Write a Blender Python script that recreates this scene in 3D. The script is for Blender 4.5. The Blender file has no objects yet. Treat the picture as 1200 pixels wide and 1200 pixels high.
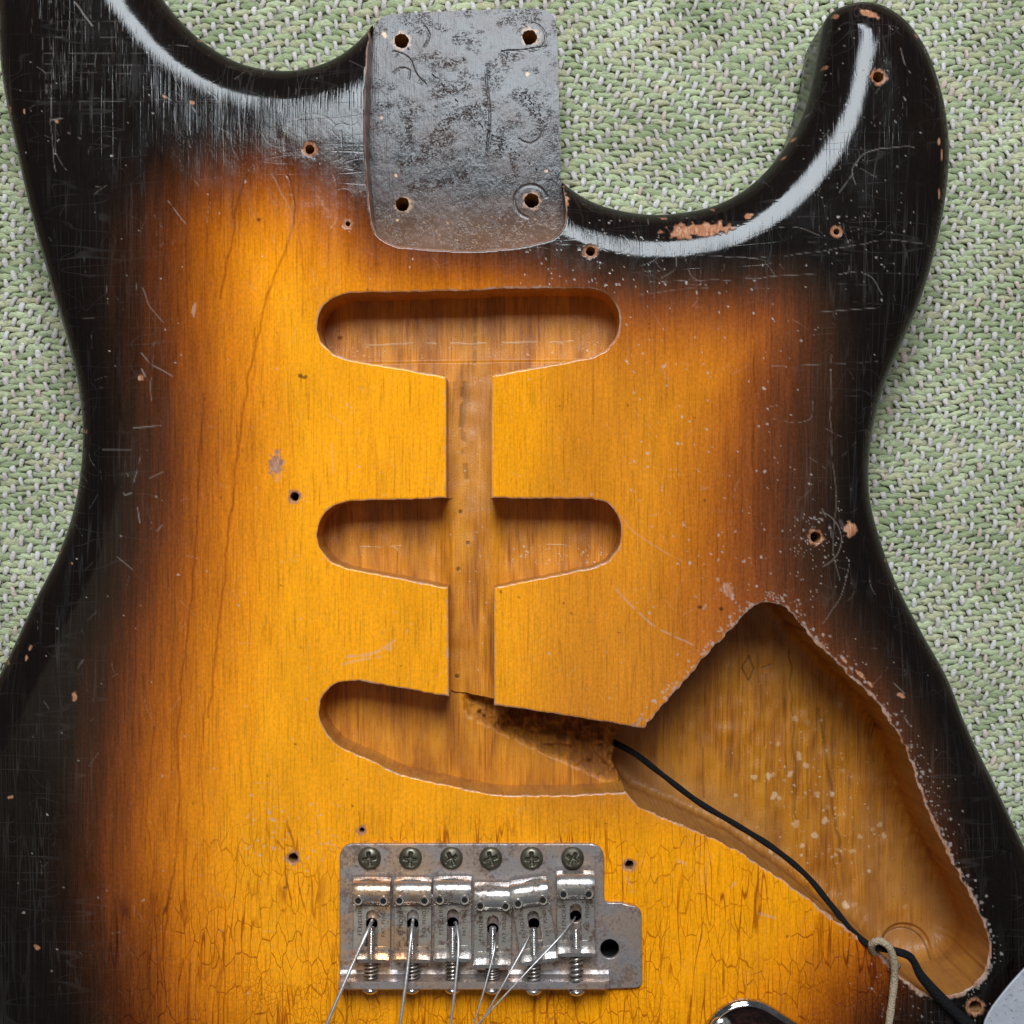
import bpy, bmesh, math, random
import numpy as np
from mathutils import Vector, Matrix

random.seed(7)
rng = np.random.default_rng(11)
S = 0.000255            # metres per photo pixel on the top face of the guitar
CAM = 1700.0            # camera height in those pixels
PI = math.pi

scene = bpy.context.scene
COL = scene.collection

# ------------------------------------------------------------------ camera, world, lamps
cd = bpy.data.cameras.new("camera")
cam = bpy.data.objects.new("camera", cd); COL.objects.link(cam)
cam.location = (0, 0, CAM * S)
cd.sensor_fit = 'HORIZONTAL'
cd.angle = 2 * math.atan(600 / CAM)
cd.clip_start = 0.01; cd.clip_end = 50
scene.camera = cam

wd = bpy.data.worlds.new("World"); scene.world = wd; wd.use_nodes = True
bg = wd.node_tree.nodes["Background"]
bg.inputs[0].default_value = (0.95, 0.97, 1.0, 1); bg.inputs[1].default_value = 0.075

def area(name, loc, target, sx, sy, power, col):
    l = bpy.data.lights.new(name, 'AREA'); l.shape = 'RECTANGLE'
    l.size = sx * S; l.size_y = sy * S; l.energy = power; l.color = col
    o = bpy.data.objects.new(name, l); COL.objects.link(o)
    o.location = Vector(loc) * S
    o.rotation_euler = (Vector(target) * S - o.location).to_track_quat('-Z', 'Y').to_euler()
    return o
area("window_light", (10, 2270, 3500), (0, 200, 0), 1680, 1950, 15.4, (0.86, 0.94, 1.0))

area("ceiling_bounce", (-900, -600, 4500), (-200, 0, 0), 2600, 2400, 0.5, (1.0, 0.86, 0.62))
scene.view_settings.view_transform = 'Standard'
scene.view_settings.look = 'None'
scene.view_settings.exposure = 0.0
scene.view_settings.gamma = 1.0
scene.render.engine = 'CYCLES'

# ------------------------------------------------------------------ helpers
def W(px, py, z=0.0):
    """photo pixel seen at height z -> point in world pixels (x right, y up)"""
    k = 1 - z / CAM
    return ((px - 600) * k, (600 - py) * k, z)
def WV(px, py, z=0.0):
    return Vector(W(px, py, z)) * S

def tag(o, label=None, cat=None, group=None, kind=None):
    if label: o["label"] = label
    if cat: o["category"] = cat
    if group: o["group"] = group
    if kind: o["kind"] = kind
    return o
def empty(name, loc):
    o = bpy.data.objects.new(name, None); COL.objects.link(o)
    o.location = Vector(loc); o.empty_display_size = 0.02
    return o
def world_loc(o):
    v = Vector(o.location)
    if o.parent: v = v + world_loc(o.parent)
    return v
def link_mesh(name, me, mat, parent=None, origin=None, smooth=True):
    o = bpy.data.objects.new(name, me); COL.objects.link(o)
    if mat is not None:
        for m in (mat if isinstance(mat, (list, tuple)) else [mat]): me.materials.append(m)
    if origin is None:
        if len(me.vertices):
            a = np.empty(len(me.vertices) * 3, np.float32); me.vertices.foreach_get('co', a)
            a = a.reshape(-1, 3); c = (a.min(0) + a.max(0)) / 2; c[2] = a[:, 2].min()
            origin = Vector([float(q) for q in c])
        else: origin = Vector((0, 0, 0))
    origin = Vector(origin)
    me.transform(Matrix.Translation(-origin))
    if parent:
        o.parent = parent; o.location = origin - world_loc(parent)
    else: o.location = origin
    if smooth: me.polygons.foreach_set('use_smooth', [True] * len(me.polygons))
    me.update()
    return o
def np_mesh(name, verts, faces):
    """verts (n,3) in metres, faces (m,3) or (m,4) arrays or a list of both"""
    me = bpy.data.meshes.new(name)
    if not isinstance(faces, list): faces = [faces]
    faces = [f for f in faces if len(f)]
    nl = sum(f.size for f in faces); nf = sum(len(f) for f in faces)
    me.vertices.add(len(verts)); me.vertices.foreach_set('co', np.ascontiguousarray(verts, np.float32).ravel())
    me.loops.add(nl); me.loops.foreach_set('vertex_index', np.concatenate([f.ravel() for f in faces]).astype(np.int32))
    me.polygons.add(nf)
    tot = np.concatenate([np.full(len(f), f.shape[1]) for f in faces]).astype(np.int32)
    st = np.concatenate([[0], np.cumsum(tot)[:-1]]).astype(np.int32)
    me.polygons.foreach_set('loop_start', st)
    me.update(calc_edges=True)
    return me
def bm_mesh(name, bm):
    me = bpy.data.meshes.new(name); bmesh.ops.recalc_face_normals(bm, faces=bm.faces); bm.to_mesh(me); bm.free(); return me
def add_attr(me, name, arr):
    a = me.attributes.new(name, 'FLOAT_COLOR', 'POINT')
    a.data.foreach_set('color', np.ascontiguousarray(arr, np.float32).ravel())

def catmull(pts, closed=True, step=2.5):
    P = np.array(pts, float); n = len(P); out = []
    rngi = range(n) if closed else range(n - 1)
    for i in rngi:
        if closed: p0, p1, p2, p3 = P[i - 1], P[i], P[(i + 1) % n], P[(i + 2) % n]
        else: p0, p1, p2, p3 = P[max(i - 1, 0)], P[i], P[i + 1], P[min(i + 2, n - 1)]
        k = max(2, int(np.linalg.norm(p2[:2] - p1[:2]) / step))
        # centripetal-ish: use chord scaled tangents
        l1 = np.linalg.norm(p1 - p0) + 1e-6; l2 = np.linalg.norm(p2 - p1) + 1e-6; l3 = np.linalg.norm(p3 - p2) + 1e-6
        m1 = ((p1 - p0) / l1 * l2 + (p2 - p1) / l2 * l1) / (l1 + l2) * l2
        m2 = ((p2 - p1) / l2 * l3 + (p3 - p2) / l3 * l2) / (l2 + l3) * l2
        t = (np.arange(k) / k)[:, None]
        out.append((2*t**3-3*t**2+1)*p1 + (t**3-2*t**2+t)*m1 + (-2*t**3+3*t**2)*p2 + (t**3-t**2)*m2)
    out = np.concatenate(out)
    if not closed: out = np.vstack([out, P[-1]])
    return out

def poly_dist(Q, poly, closed=True, chunk=20000):
    """distance, nearest point; Q (n,2)"""
    A = poly; B = np.roll(poly, -1, 0) if closed else poly[1:]
    if not closed: A = poly[:-1]
    D = B - A; L = (D ** 2).sum(1) + 1e-12
    dist = np.empty(len(Q)); near = np.empty((len(Q), 2))
    for s in range(0, len(Q), chunk):
        q = Q[s:s + chunk].astype(np.float32)
        qx = q[:, 0:1] - A[None, :, 0].astype(np.float32); qy = q[:, 1:2] - A[None, :, 1].astype(np.float32)
        t = np.clip((qx * D[:, 0].astype(np.float32) + qy * D[:, 1].astype(np.float32)) / L.astype(np.float32), 0, 1)
        dx = qx - t * D[:, 0].astype(np.float32); dy = qy - t * D[:, 1].astype(np.float32)
        d2 = dx * dx + dy * dy
        j = d2.argmin(1); r = np.arange(len(q))
        dist[s:s + chunk] = np.sqrt(d2[r, j])
        near[s:s + chunk, 0] = q[:, 0] - dx[r, j]; near[s:s + chunk, 1] = q[:, 1] - dy[r, j]
    return dist, near
def inside(Q, poly):
    x, y = Q[:, 0], Q[:, 1]; res = np.zeros(len(Q), bool); n = len(poly)
    for i in range(n):
        x1, y1 = poly[i]; x2, y2 = poly[(i + 1) % n]
        if y1 == y2: continue
        c = ((y1 > y) != (y2 > y))
        res[c] ^= (x[c] < (x2 - x1) * (y[c] - y1) / (y2 - y1) + x1)
    return res

# value noise for painting colour maps (numpy)
def vnoise(X, Y, sx, sy, seed):
    r = np.random.default_rng(seed); G = r.random((512, 512))
    u = X / sx; v = Y / sy
    iu = np.floor(u).astype(int); iv = np.floor(v).astype(int); fu = u - iu; fv = v - iv
    fu = fu * fu * (3 - 2 * fu); fv = fv * fv * (3 - 2 * fv)
    g = lambda a, b: G[(a) % 512, (b) % 512]
    return (g(iu, iv) * (1 - fu) + g(iu + 1, iv) * fu) * (1 - fv) + (g(iu, iv + 1) * (1 - fu) + g(iu + 1, iv + 1) * fu) * fv

# ------------------------------------------------------------------ material node helper
class NT:
    def __init__(s, name):
        s.m = bpy.data.materials.new(name); s.m.use_nodes = True
        s.t = s.m.node_tree; s.b = s.t.nodes["Principled BSDF"]
    def n(s, typ, **kw):
        nd = s.t.nodes.new(typ)
        for k, v in kw.items(): setattr(nd, k, v)
        return nd
    def l(s, a, b): s.t.links.new(a, b)
    def pos(s, sc=(1, 1, 1), rot=(0, 0, 0), off=(0, 0, 0)):
        g = s.n('ShaderNodeNewGeometry'); m = s.n('ShaderNodeMapping')
        s.l(g.outputs['Position'], m.inputs['Vector'])
        m.inputs['Scale'].default_value = [q / S for q in sc]; m.inputs['Rotation'].default_value = rot
        m.inputs['Location'].default_value = off
        return m.outputs[0]
    def noise(s, vec, scale=1, detail=3, rough=0.5, dist=0):
        x = s.n('ShaderNodeTexNoise'); s.l(vec, x.inputs['Vector'])
        x.inputs['Scale'].default_value = scale; x.inputs['Detail'].default_value = detail
        x.inputs['Roughness'].default_value = rough; x.inputs['Distortion'].default_value = dist
        return x.outputs[0]
    def voro(s, vec, scale=1, feature='F1', rand=1.0, out=0, metric='EUCLIDEAN'):
        x = s.n('ShaderNodeTexVoronoi', feature=feature); s.l(vec, x.inputs['Vector'])
        if feature != 'DISTANCE_TO_EDGE': x.distance = metric
        x.inputs['Scale'].default_value = scale; x.inputs['Randomness'].default_value = rand
        return x.outputs[out]
    def math(s, op, a, b=None, c=None, clamp=False):
        x = s.n('ShaderNodeMath', operation=op); x.use_clamp = clamp
        for i, v in enumerate((a, b, c)):
            if v is None: continue
            if isinstance(v, (int, float)): x.inputs[i].default_value = v
            else: s.l(v, x.inputs[i])
        return x.outputs[0]
    def ramp(s, fac, stops, interp='LINEAR'):
        x = s.n('ShaderNodeValToRGB'); x.color_ramp.interpolation = interp
        e = x.color_ramp.elements
        while len(e) < len(stops): e.new(0.5)
        for el, (p, c) in zip(e, stops):
            el.position = p
            el.color = (c, c, c, 1) if isinstance(c, (int, float)) else (*c, 1)
        s.l(fac, x.inputs[0]); return x.outputs[0]
    def mix(s, fac, a, b, mode='MIX'):
        x = s.n('ShaderNodeMix', data_type='RGBA', blend_type=mode)
        for sock, v in ((x.inputs[0], fac), (x.inputs[6], a), (x.inputs[7], b)):
            if isinstance(v, (int, float)): sock.default_value = v
            elif isinstance(v, tuple): sock.default_value = (*v, 1) if len(v) == 3 else v
            else: s.l(v, sock)
        return x.outputs[2]
    def attr(s, name):
        a = s.n('ShaderNodeAttribute', attribute_name=name); sp = s.n('ShaderNodeSeparateColor')
        s.l(a.outputs['Color'], sp.inputs[0]); return sp.outputs[0], sp.outputs[1], sp.outputs[2], a.outputs['Alpha']
    def bump(s, h, strength=0.5, dist=1.0, prev=None):
        x = s.n('ShaderNodeBump'); s.l(h, x.inputs['Height'])
        x.inputs['Strength'].default_value = strength; x.inputs['Distance'].default_value = dist * S
        if prev is not None: s.l(prev, x.inputs['Normal'])
        return x.outputs[0]
    def set(s, **kw):
        for k, v in kw.items():
            i = s.b.inputs[k.replace('_', ' ')]
            if isinstance(v, (int, float)): i.default_value = v
            elif isinstance(v, tuple): i.default_value = (*v, 1) if len(v) == 3 else v
            else: s.l(v, i)
        return s

# ------------------------------------------------------------------ materials
BLACK = (0.007, 0.0048, 0.0040)
def _v2(t, vec, rnd):
    x = t.n('ShaderNodeTexVoronoi', feature='DISTANCE_TO_EDGE'); x.voronoi_dimensions = '2D'; t.l(vec, x.inputs['Vector'])
    x.inputs['Scale'].default_value = 1; x.inputs['Randomness'].default_value = rnd
    return x.outputs[0]
def lacquer():
    t = NT("sunburst_lacquer")
    burst, scr, chip, vein = t.attr("wear"); pale, crack, glint, dirt = t.attr("tone")
    grain = t.noise(t.pos((1/2.2, 1/55, 1/55)), 1, 4, 0.65, 0.4)
    grain2 = t.noise(t.pos((1/14, 1/260, 1/260)), 1, 3, 0.5, 0.8)
    mott = t.noise(t.pos((1/3.2, 1/4.5, 1/4)), 1, 3, 0.7)
    f = t.math('ADD', burst, t.math('MULTIPLY', t.math('SUBTRACT', grain, 0.5), 0.085))
    f = t.math('ADD', f, t.math('MULTIPLY', t.math('SUBTRACT', grain2, 0.5), 0.15))
    f = t.math('ADD', f, t.math('MULTIPLY', t.math('SUBTRACT', mott, 0.5), 0.045))
    col = t.ramp(f, [(0.0, BLACK), (0.10, (0.012, 0.0062, 0.0042)), (0.21, (0.040, 0.0125, 0.0048)), (0.30, (0.098, 0.022, 0.0045)),
                     (0.40, (0.215, 0.048, 0.005)), (0.51, (0.40, 0.096, 0.004)), (0.63, (0.62, 0.172, 0.004)), (0.80, (0.86, 0.275, 0.004)), (1.0, (0.99, 0.362, 0.004))])
    # right half of the top: ambient glare painted in as a duller brown-orange
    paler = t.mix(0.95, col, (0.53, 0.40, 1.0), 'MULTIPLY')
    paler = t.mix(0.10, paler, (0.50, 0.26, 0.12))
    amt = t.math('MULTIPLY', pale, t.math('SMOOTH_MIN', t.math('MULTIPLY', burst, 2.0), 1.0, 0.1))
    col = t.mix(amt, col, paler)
    gdark = t.ramp(grain, [(0.30, 0.50), (0.44, 0.90), (0.62, 1.08)])
    col = t.mix(0.75, col, gdark, 'MULTIPLY')
    col = t.mix(1.0, col, t.ramp(mott, [(0.3, 0.80), (0.7, 1.12)]), 'MULTIPLY')
    blot = t.ramp(t.noise(t.pos((1/90, 1/210, 1/90)), 1, 4, 0.55), [(0.3, 0.80), (0.55, 1.02), (0.75, 1.10)])
    col = t.mix(0.8, col, blot, 'MULTIPLY')
    # crackle in the lacquer near the bridge: rectangular cells along the grain, finer bubbles lower down
    t2 = lambda v, r: _v2(t, v, r)
    wob = t.n('ShaderNodeVectorMath', operation='ADD')
    wn = t.n('ShaderNodeTexNoise'); t.l(t.pos((1/17, 1/24, 1/22)), wn.inputs['Vector']); wn.inputs['Detail'].default_value = 1.0; wn.inputs['Scale'].default_value = 1
    wsc = t.n('ShaderNodeVectorMath', operation='SCALE'); t.l(wn.outputs['Color'], wsc.inputs[0]); wsc.inputs['Scale'].default_value = 0.85
    t.l(t.pos((1/10, 1/34, 1/30)), wob.inputs[0]); t.l(wsc.outputs[0], wob.inputs[1])
    e1 = t2(wob.outputs[0], 0.8)
    l1 = t.ramp(e1, [(0.0, 1.0), (0.018, 0.85), (0.045, 0.0)])
    wob2 = t.n('ShaderNodeVectorMath', operation='ADD'); t.l(t.pos((1/5.5, 1/8, 1/8)), wob2.inputs[0]); t.l(wsc.outputs[0], wob2.inputs[1])
    e2 = t2(wob2.outputs[0], 1.0)
    l2 = t.ramp(e2, [(0.0, 0.9), (0.04, 0.6), (0.10, 0.0)])
    gate = t.ramp(t.noise(t.pos((1/70, 1/45, 1/50)), 1, 3, 0.5), [(0.40, 0.0), (0.58, 1.0)])
    gate1 = t.ramp(t.noise(t.pos((1/60, 1/90, 1/60), off=(7, 3, 0)), 1, 2, 0.5), [(0.38, 0.12), (0.52, 1.0)])
    m1 = t.math('MULTIPLY', t.math('MULTIPLY', l1, gate1), t.math('MINIMUM', t.math('MULTIPLY', crack, 1.6), 1.0))
    m2 = t.math('MULTIPLY', t.math('MULTIPLY', l2, gate), t.math('SUBTRACT', t.math('MULTIPLY', crack, 2.2), 1.2, clamp=True))
    lng = t.ramp(t.math('ABSOLUTE', t.math('SUBTRACT', t.noise(t.pos((1/13, 1/150, 1/50), off=(1, 7, 0)), 1, 1.5, 0.4), 0.5)), [(0.0, 1.0), (0.011, 0.7), (0.024, 0.0)])
    m3 = t.math('MULTIPLY', t.math('MULTIPLY', lng, t.ramp(t.noise(t.pos((1/60, 1/120, 1/60), off=(2, 3, 0)), 1, 2, 0.5), [(0.42, 0.0), (0.58, 1.0)])), t.math('MINIMUM', t.math('MULTIPLY', crack, 2.4), 1.0))
    cl = t.math('MAXIMUM', t.math('MULTIPLY', m1, 0.85), t.math('MAXIMUM', t.math('MULTIPLY', m2, 0.8), m3))
    col = t.mix(t.math('MULTIPLY', cl, 0.85), col, t.mix(1.0, col, (0.30, 0.10, 0.05), 'MULTIPLY'))
    col = t.mix(t.math('MULTIPLY', vein, 0.75), col, t.mix(1.0, col, (0.38, 0.18, 0.12), 'MULTIPLY'))
    col = t.mix(dirt, col, (0.035, 0.012, 0.006))
    wood = t.ramp(t.noise(t.pos((1/2, 1/9, 1/5)), 1, 4, 0.7), [(0.3, (0.24, 0.085, 0.045)), (0.5, (0.40, 0.17, 0.09)), (0.72, (0.60, 0.37, 0.24))])
    col = t.mix(chip, col, wood)
    col = t.mix(t.math('MULTIPLY', scr, 0.75), col, (0.50, 0.43, 0.38))
    def contour(vec, w0, lev=0.5):
        n_ = t.noise(vec, 1, 1, 0.4)
        return t.ramp(t.math('ABSOLUTE', t.math('SUBTRACT', n_, lev)), [(0.0, 1.0), (w0, 0.55), (w0 * 2.2, 0.0)])
    brk = t.ramp(t.noise(t.pos((1/45, 1/90, 1/60), off=(5, 1, 0)), 1, 2, 0.5), [(0.40, 0.05), (0.66, 1.0)])
    hv = contour(t.pos((1/9, 1/260, 1/50)), 0.010); hv2 = contour(t.pos((1/14, 1/300, 1/50), off=(3, 3, 0)), 0.007, 0.42)
    hh = contour(t.pos((1/260, 1/24, 1/50), off=(9, 2, 0)), 0.005); ha = contour(t.pos((1/70, 1/60, 1/50), rot=(0, 0, 0.7)), 0.002)
    hair = t.math('MULTIPLY', t.math('MAXIMUM', t.math('MAXIMUM', hv, hv2), t.math('MAXIMUM', hh, ha)), brk)
    dk = t.ramp(burst, [(0.18, 1.0), (0.42, 0.42)])
    col = t.mix(t.math('MULTIPLY', t.math('MULTIPLY', hair, dk), 0.065), col, (0.34, 0.31, 0.30))
    fine = t.noise(t.pos((1/1.3, 1/42, 1/42)), 1, 3, 0.6)
    h = t.math('ADD', t.math('MULTIPLY', fine, 0.27), t.math('MULTIPLY', grain, 0.45))
    h = t.math('SUBTRACT', h, t.math('MULTIPLY', t.math('MULTIPLY', hair, dk), 0.32)); h = t.math('ADD', h, t.math('MULTIPLY', t.noise(t.pos((1/7, 1/10, 1/8)), 1, 3, 0.6), 0.8))
    h = t.math('SUBTRACT', h, t.math('MULTIPLY', cl, 1.2))
    h = t.math('SUBTRACT', h, t.math('MULTIPLY', scr, 0.9)); h = t.math('SUBTRACT', h, t.math('MULTIPLY', chip, 1.1))
    h = t.math('SUBTRACT', h, t.math('MULTIPLY', glint, 1.0)); h = t.math('SUBTRACT', h, t.math('MULTIPLY', vein, 0.7))
    h2 = t.noise(t.pos((1/60, 1/90, 1/60)), 1, 2, 0.5)
    bn = t.bump(h, 0.45, 0.36); bn2 = t.bump(h2, 0.3, 4.0, bn)
    rr = t.noise(t.pos((1/25, 1/60, 1/25)), 1, 4, 0.65)
    coat = t.math('SUBTRACT', 1.0, t.math('MAXIMUM', chip, t.math('MULTIPLY', scr, 0.6)), clamp=True)
    coat = t.math('MULTIPLY', coat, 0.56)
    t.set(Base_Color=col, Roughness=0.55, Specular_IOR_Level=0.0, Coat_Weight=coat, Coat_IOR=1.52,
          Coat_Roughness=t.ramp(rr, [(0.3, 0.06), (0.7, 0.17)]), Normal=bn2, Coat_Normal=bn2)
    return t.m
def cavity_wood(name, dark=1.0, wet=0.3):
    t = NT(name)
    dots, stain, gouge, lightm = t.attr("floor")
    g = t.noise(t.pos((1/2.6, 1/60, 1/40)), 1, 5, 0.65, 0.5)
    g2 = t.noise(t.pos((1/22, 1/170, 1/60)), 1, 3, 0.5, 0.5)
    b = t.noise(t.pos((1/34, 1/120, 1/40)), 1, 4, 0.6)
    sp = t.noise(t.pos((1/2.4, 1/2.4, 1/2.4)), 1, 3, 0.7)
    col = t.ramp(g, [(0.28, (0.22, 0.056, 0.003)), (0.45, (0.58, 0.185, 0.006)), (0.7, (0.86, 0.33, 0.012))])
    col = t.mix(t.ramp(g2, [(0.42, 0.0), (0.6, 0.55)]), col, (0.26, 0.07, 0.006))
    col = t.mix(t.ramp(b, [(0.45, 0.0), (0.66, 0.6)]), col, (0.84, 0.33, 0.014))
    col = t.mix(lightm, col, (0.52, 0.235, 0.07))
    col = t.mix(t.ramp(sp, [(0.60, 0.0), (0.68, 0.55)]), col, (0.20, 0.08, 0.02))
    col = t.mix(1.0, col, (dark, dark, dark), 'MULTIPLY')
    col = t.mix(t.math('MULTIPLY', stain, 0.85), col, (0.06, 0.022, 0.006))
    col = t.mix(dots, col, (0.70, 0.50, 0.30))
    rough = t.noise(t.pos((1/5, 1/7, 1/5)), 1, 5, 0.7)
    h = t.math('ADD', t.math('MULTIPLY', g, 0.8), t.math('MULTIPLY', sp, 0.5))
    h = t.math('ADD', h, t.math('MULTIPLY', t.math('MULTIPLY', rough, gouge), 9.0))
    h = t.math('ADD', h, t.math('MULTIPLY', dots, 0.8))
    h = t.math('SUBTRACT', h, stain)
    bn = t.bump(h, 0.8, 1.1)
    t.set(Base_Color=col, Roughness=0.5, Specular_IOR_Level=0.3, Coat_Weight=t.math('ADD', t.math('MULTIPLY', gouge, 0.7), wet, clamp=True), Coat_Roughness=0.2, Normal=bn, Coat_Normal=bn)
    return t.m
def pocket_mat():
    t = NT("pocket_lacquer")
    dots, stain, gouge, lightm = t.attr("floor")
    n1 = t.noise(t.pos((1/60, 1/45, 1/50)), 1, 5, 0.6)
    fine = t.noise(t.pos((1/1.7, 1/46, 1/10)), 1, 4, 0.65)
    pit = t.noise(t.pos((1/3.2, 1/2.2, 1/3)), 1, 3, 0.75)
    col = t.mix(t.ramp(n1, [(0.4, 0.0), (0.62, 0.8)]), (0.012, 0.009, 0.010), (0.045, 0.018, 0.012))
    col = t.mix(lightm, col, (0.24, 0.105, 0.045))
    gm = t.ramp(t.noise(t.pos((1/26, 1/20, 1/26), off=(3, 9, 0)), 1, 3, 0.6), [(0.50, 0.0), (0.64, 1.0)])
    pm = t.math('MULTIPLY', t.math('MAXIMUM', gouge, t.math('MULTIPLY', gm, 0.5)), t.ramp(t.noise(t.pos((1/11, 1/8, 1/9)), 1, 3, 0.7), [(0.38, 0.0), (0.55, 1.0)]))
    pits = t.math('MULTIPLY', t.ramp(pit, [(0.40, 1.0), (0.50, 0.0)]), pm)
    col = t.mix(t.math('MULTIPLY', pits, 0.7), col, (0.04, 0.016, 0.010))
    col = t.mix(stain, col, (0.015, 0.010, 0.009))
    col = t.mix(dots, col, (0.62, 0.36, 0.2))
    h = t.math('ADD', t.math('MULTIPLY', fine, 0.6), t.math('MULTIPLY', n1, 0.25))
    h = t.math('SUBTRACT', h, t.math('MULTIPLY', pits, 1.5)); h = t.math('SUBTRACT', h, t.math('MULTIPLY', stain, 1.5))
    h = t.math('ADD', h, t.math('MULTIPLY', t.noise(t.pos((1/7, 1/11, 1/9)), 1, 4, 0.65), 0.95))
    bn = t.bump(h, 0.55, 0.55)
    t.set(Base_Color=col, Roughness=0.5, Specular_IOR_Level=0.1, Coat_Weight=0.50, Coat_Roughness=t.ramp(n1, [(0.35, 0.10), (0.65, 0.21)]), Normal=bn, Coat_Normal=bn)
    return t.m
def edge_wood():
    t = NT("bare_orange_wood")
    g = t.noise(t.pos((1/4, 1/20, 1/5)), 1, 4, 0.7)
    col = t.ramp(g, [(0.42, (0.010, 0.007, 0.006)), (0.50, (0.28, 0.09, 0.025)), (0.7, (0.55, 0.22, 0.08))])
    t.set(Base_Color=col, Roughness=0.5, Coat_Weight=0.4, Coat_Roughness=0.2); return t.m
def raw_hole():
    t = NT("raw_drilled_wood")
    g = t.noise(t.pos((1/2.5, 1/2.5, 1/6)), 1, 4, 0.7)
    t.set(Base_Color=t.ramp(g, [(0.3, (0.16, 0.065, 0.02)), (0.7, (0.50, 0.26, 0.09))]), Roughness=0.85); return t.m
def metal(name, base=(0.62, 0.61, 0.60), rust=0.5, tan=0.5, rough=0.24, scale=1.0, seed=0.0, brown=(0.10, 0.048, 0.022), met=1.0, tanr=0.3):
    t = NT(name)
    n1 = t.noise(t.pos((scale/16, scale/16, scale/16), off=(seed, seed, 0)), 1, 5, 0.65)
    n2 = t.noise(t.pos((scale/3.0, scale/3.0, scale/3.0), off=(seed, 0, 0)), 1, 4, 0.75)
    n3 = t.noise(t.pos((scale/34, scale/26, scale/30), off=(seed + 4, seed, 0)), 1, 3, 0.55)
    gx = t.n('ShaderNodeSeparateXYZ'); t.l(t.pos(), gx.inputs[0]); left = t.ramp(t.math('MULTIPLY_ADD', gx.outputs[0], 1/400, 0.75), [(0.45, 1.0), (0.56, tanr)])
    col = t.mix(t.math('MULTIPLY', t.ramp(n3, [(0.45, 0.0), (0.56, tan)]), left), base, (0.74, 0.42, 0.20))  # tan patches: reflections of warm surroundings painted into the metal, strongest at left
    sm = t.ramp(t.math('ADD', t.math('MULTIPLY', n1, 0.6), t.math('MULTIPLY', n2, 0.5)), [(0.51, 0.0), (0.64, rust)])
    col = t.mix(sm, col, brown)
    col = t.mix(t.ramp(n2, [(0.60, 0.0), (0.68, 0.55 * rust)]), col, (0.07, 0.04, 0.03))
    h = t.math('ADD', t.math('MULTIPLY', n2, 0.5), n1)
    bn = t.bump(h, 0.16, 0.6)
    t.set(Base_Color=col, Metallic=t.math('SUBTRACT', met, t.math('MULTIPLY', sm, met * 0.75)), Roughness=t.ramp(n1, [(0.3, rough * 0.7), (0.7, rough * 1.7)]), Normal=bn)
    return t.m
def plain(name, col, rough=0.6, metallic=0.0, **kw):
    t = NT(name); n = t.noise(t.pos((1/4, 1/4, 1/4)), 1, 4, 0.7)
    c2 = tuple(q * 0.6 for q in col)
    t.set(Base_Color=t.mix(n, c2, tuple(min(1, q * 1.35) for q in col)), Roughness=rough, Metallic=metallic, Normal=t.bump(n, 0.5, 0.8), **kw)
    return t.m
def yarn(name, ca, cb, cc):
    t = NT(name)
    r, g, b, a = t.attr("tint")
    f1 = t.noise(t.pos((1/7, 1/1.0, 1/1.5), rot=(0, 0, 0.25)), 1, 4, 0.7)
    col = t.mix(r, ca, cb); col = t.mix(t.math('MULTIPLY', g, 0.85), col, cc)
    col = t.mix(1.0, col, t.ramp(f1, [(0.3, 0.45), (0.52, 1.0), (0.75, 1.3)]), 'MULTIPLY')
    t.set(Base_Color=col, Roughness=0.9, Specular_IOR_Level=0.15, Sheen_Weight=0.25, Normal=t.bump(f1, 0.8, 1.2))
    return t.m

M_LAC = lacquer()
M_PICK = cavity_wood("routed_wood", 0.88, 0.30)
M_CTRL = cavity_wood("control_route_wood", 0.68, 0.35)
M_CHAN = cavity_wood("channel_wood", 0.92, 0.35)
M_POCK = pocket_mat(); M_EDGE = edge_wood(); M_HOLE = raw_hole()
M_DARK = plain("hole_shade", (0.006, 0.005, 0.004), 0.9)  # near-black colour standing in for the shade deep in holes
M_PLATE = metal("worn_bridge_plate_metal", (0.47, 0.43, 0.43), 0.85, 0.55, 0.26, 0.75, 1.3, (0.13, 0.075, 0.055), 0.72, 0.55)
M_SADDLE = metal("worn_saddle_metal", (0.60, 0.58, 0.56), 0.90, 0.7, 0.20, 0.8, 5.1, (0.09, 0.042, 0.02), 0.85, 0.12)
M_NICKEL = metal("clean_nickel", (0.74, 0.72, 0.70), 0.35, 0.15, 0.16, 1.0, 2.2)
M_SPRING = metal("spring_steel", (0.56, 0.52, 0.48), 0.5, 0.3, 0.28, 1.0, 7.7)
M_SCREW = metal("aged_screw_metal", (0.14, 0.125, 0.09), 0.6, 0.0, 0.36, 1.0, 3.3, (0.05, 0.042, 0.024), 0.8)
M_STR = plain("string_steel", (0.80, 0.78, 0.76), 0.38, 0.85)

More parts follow.
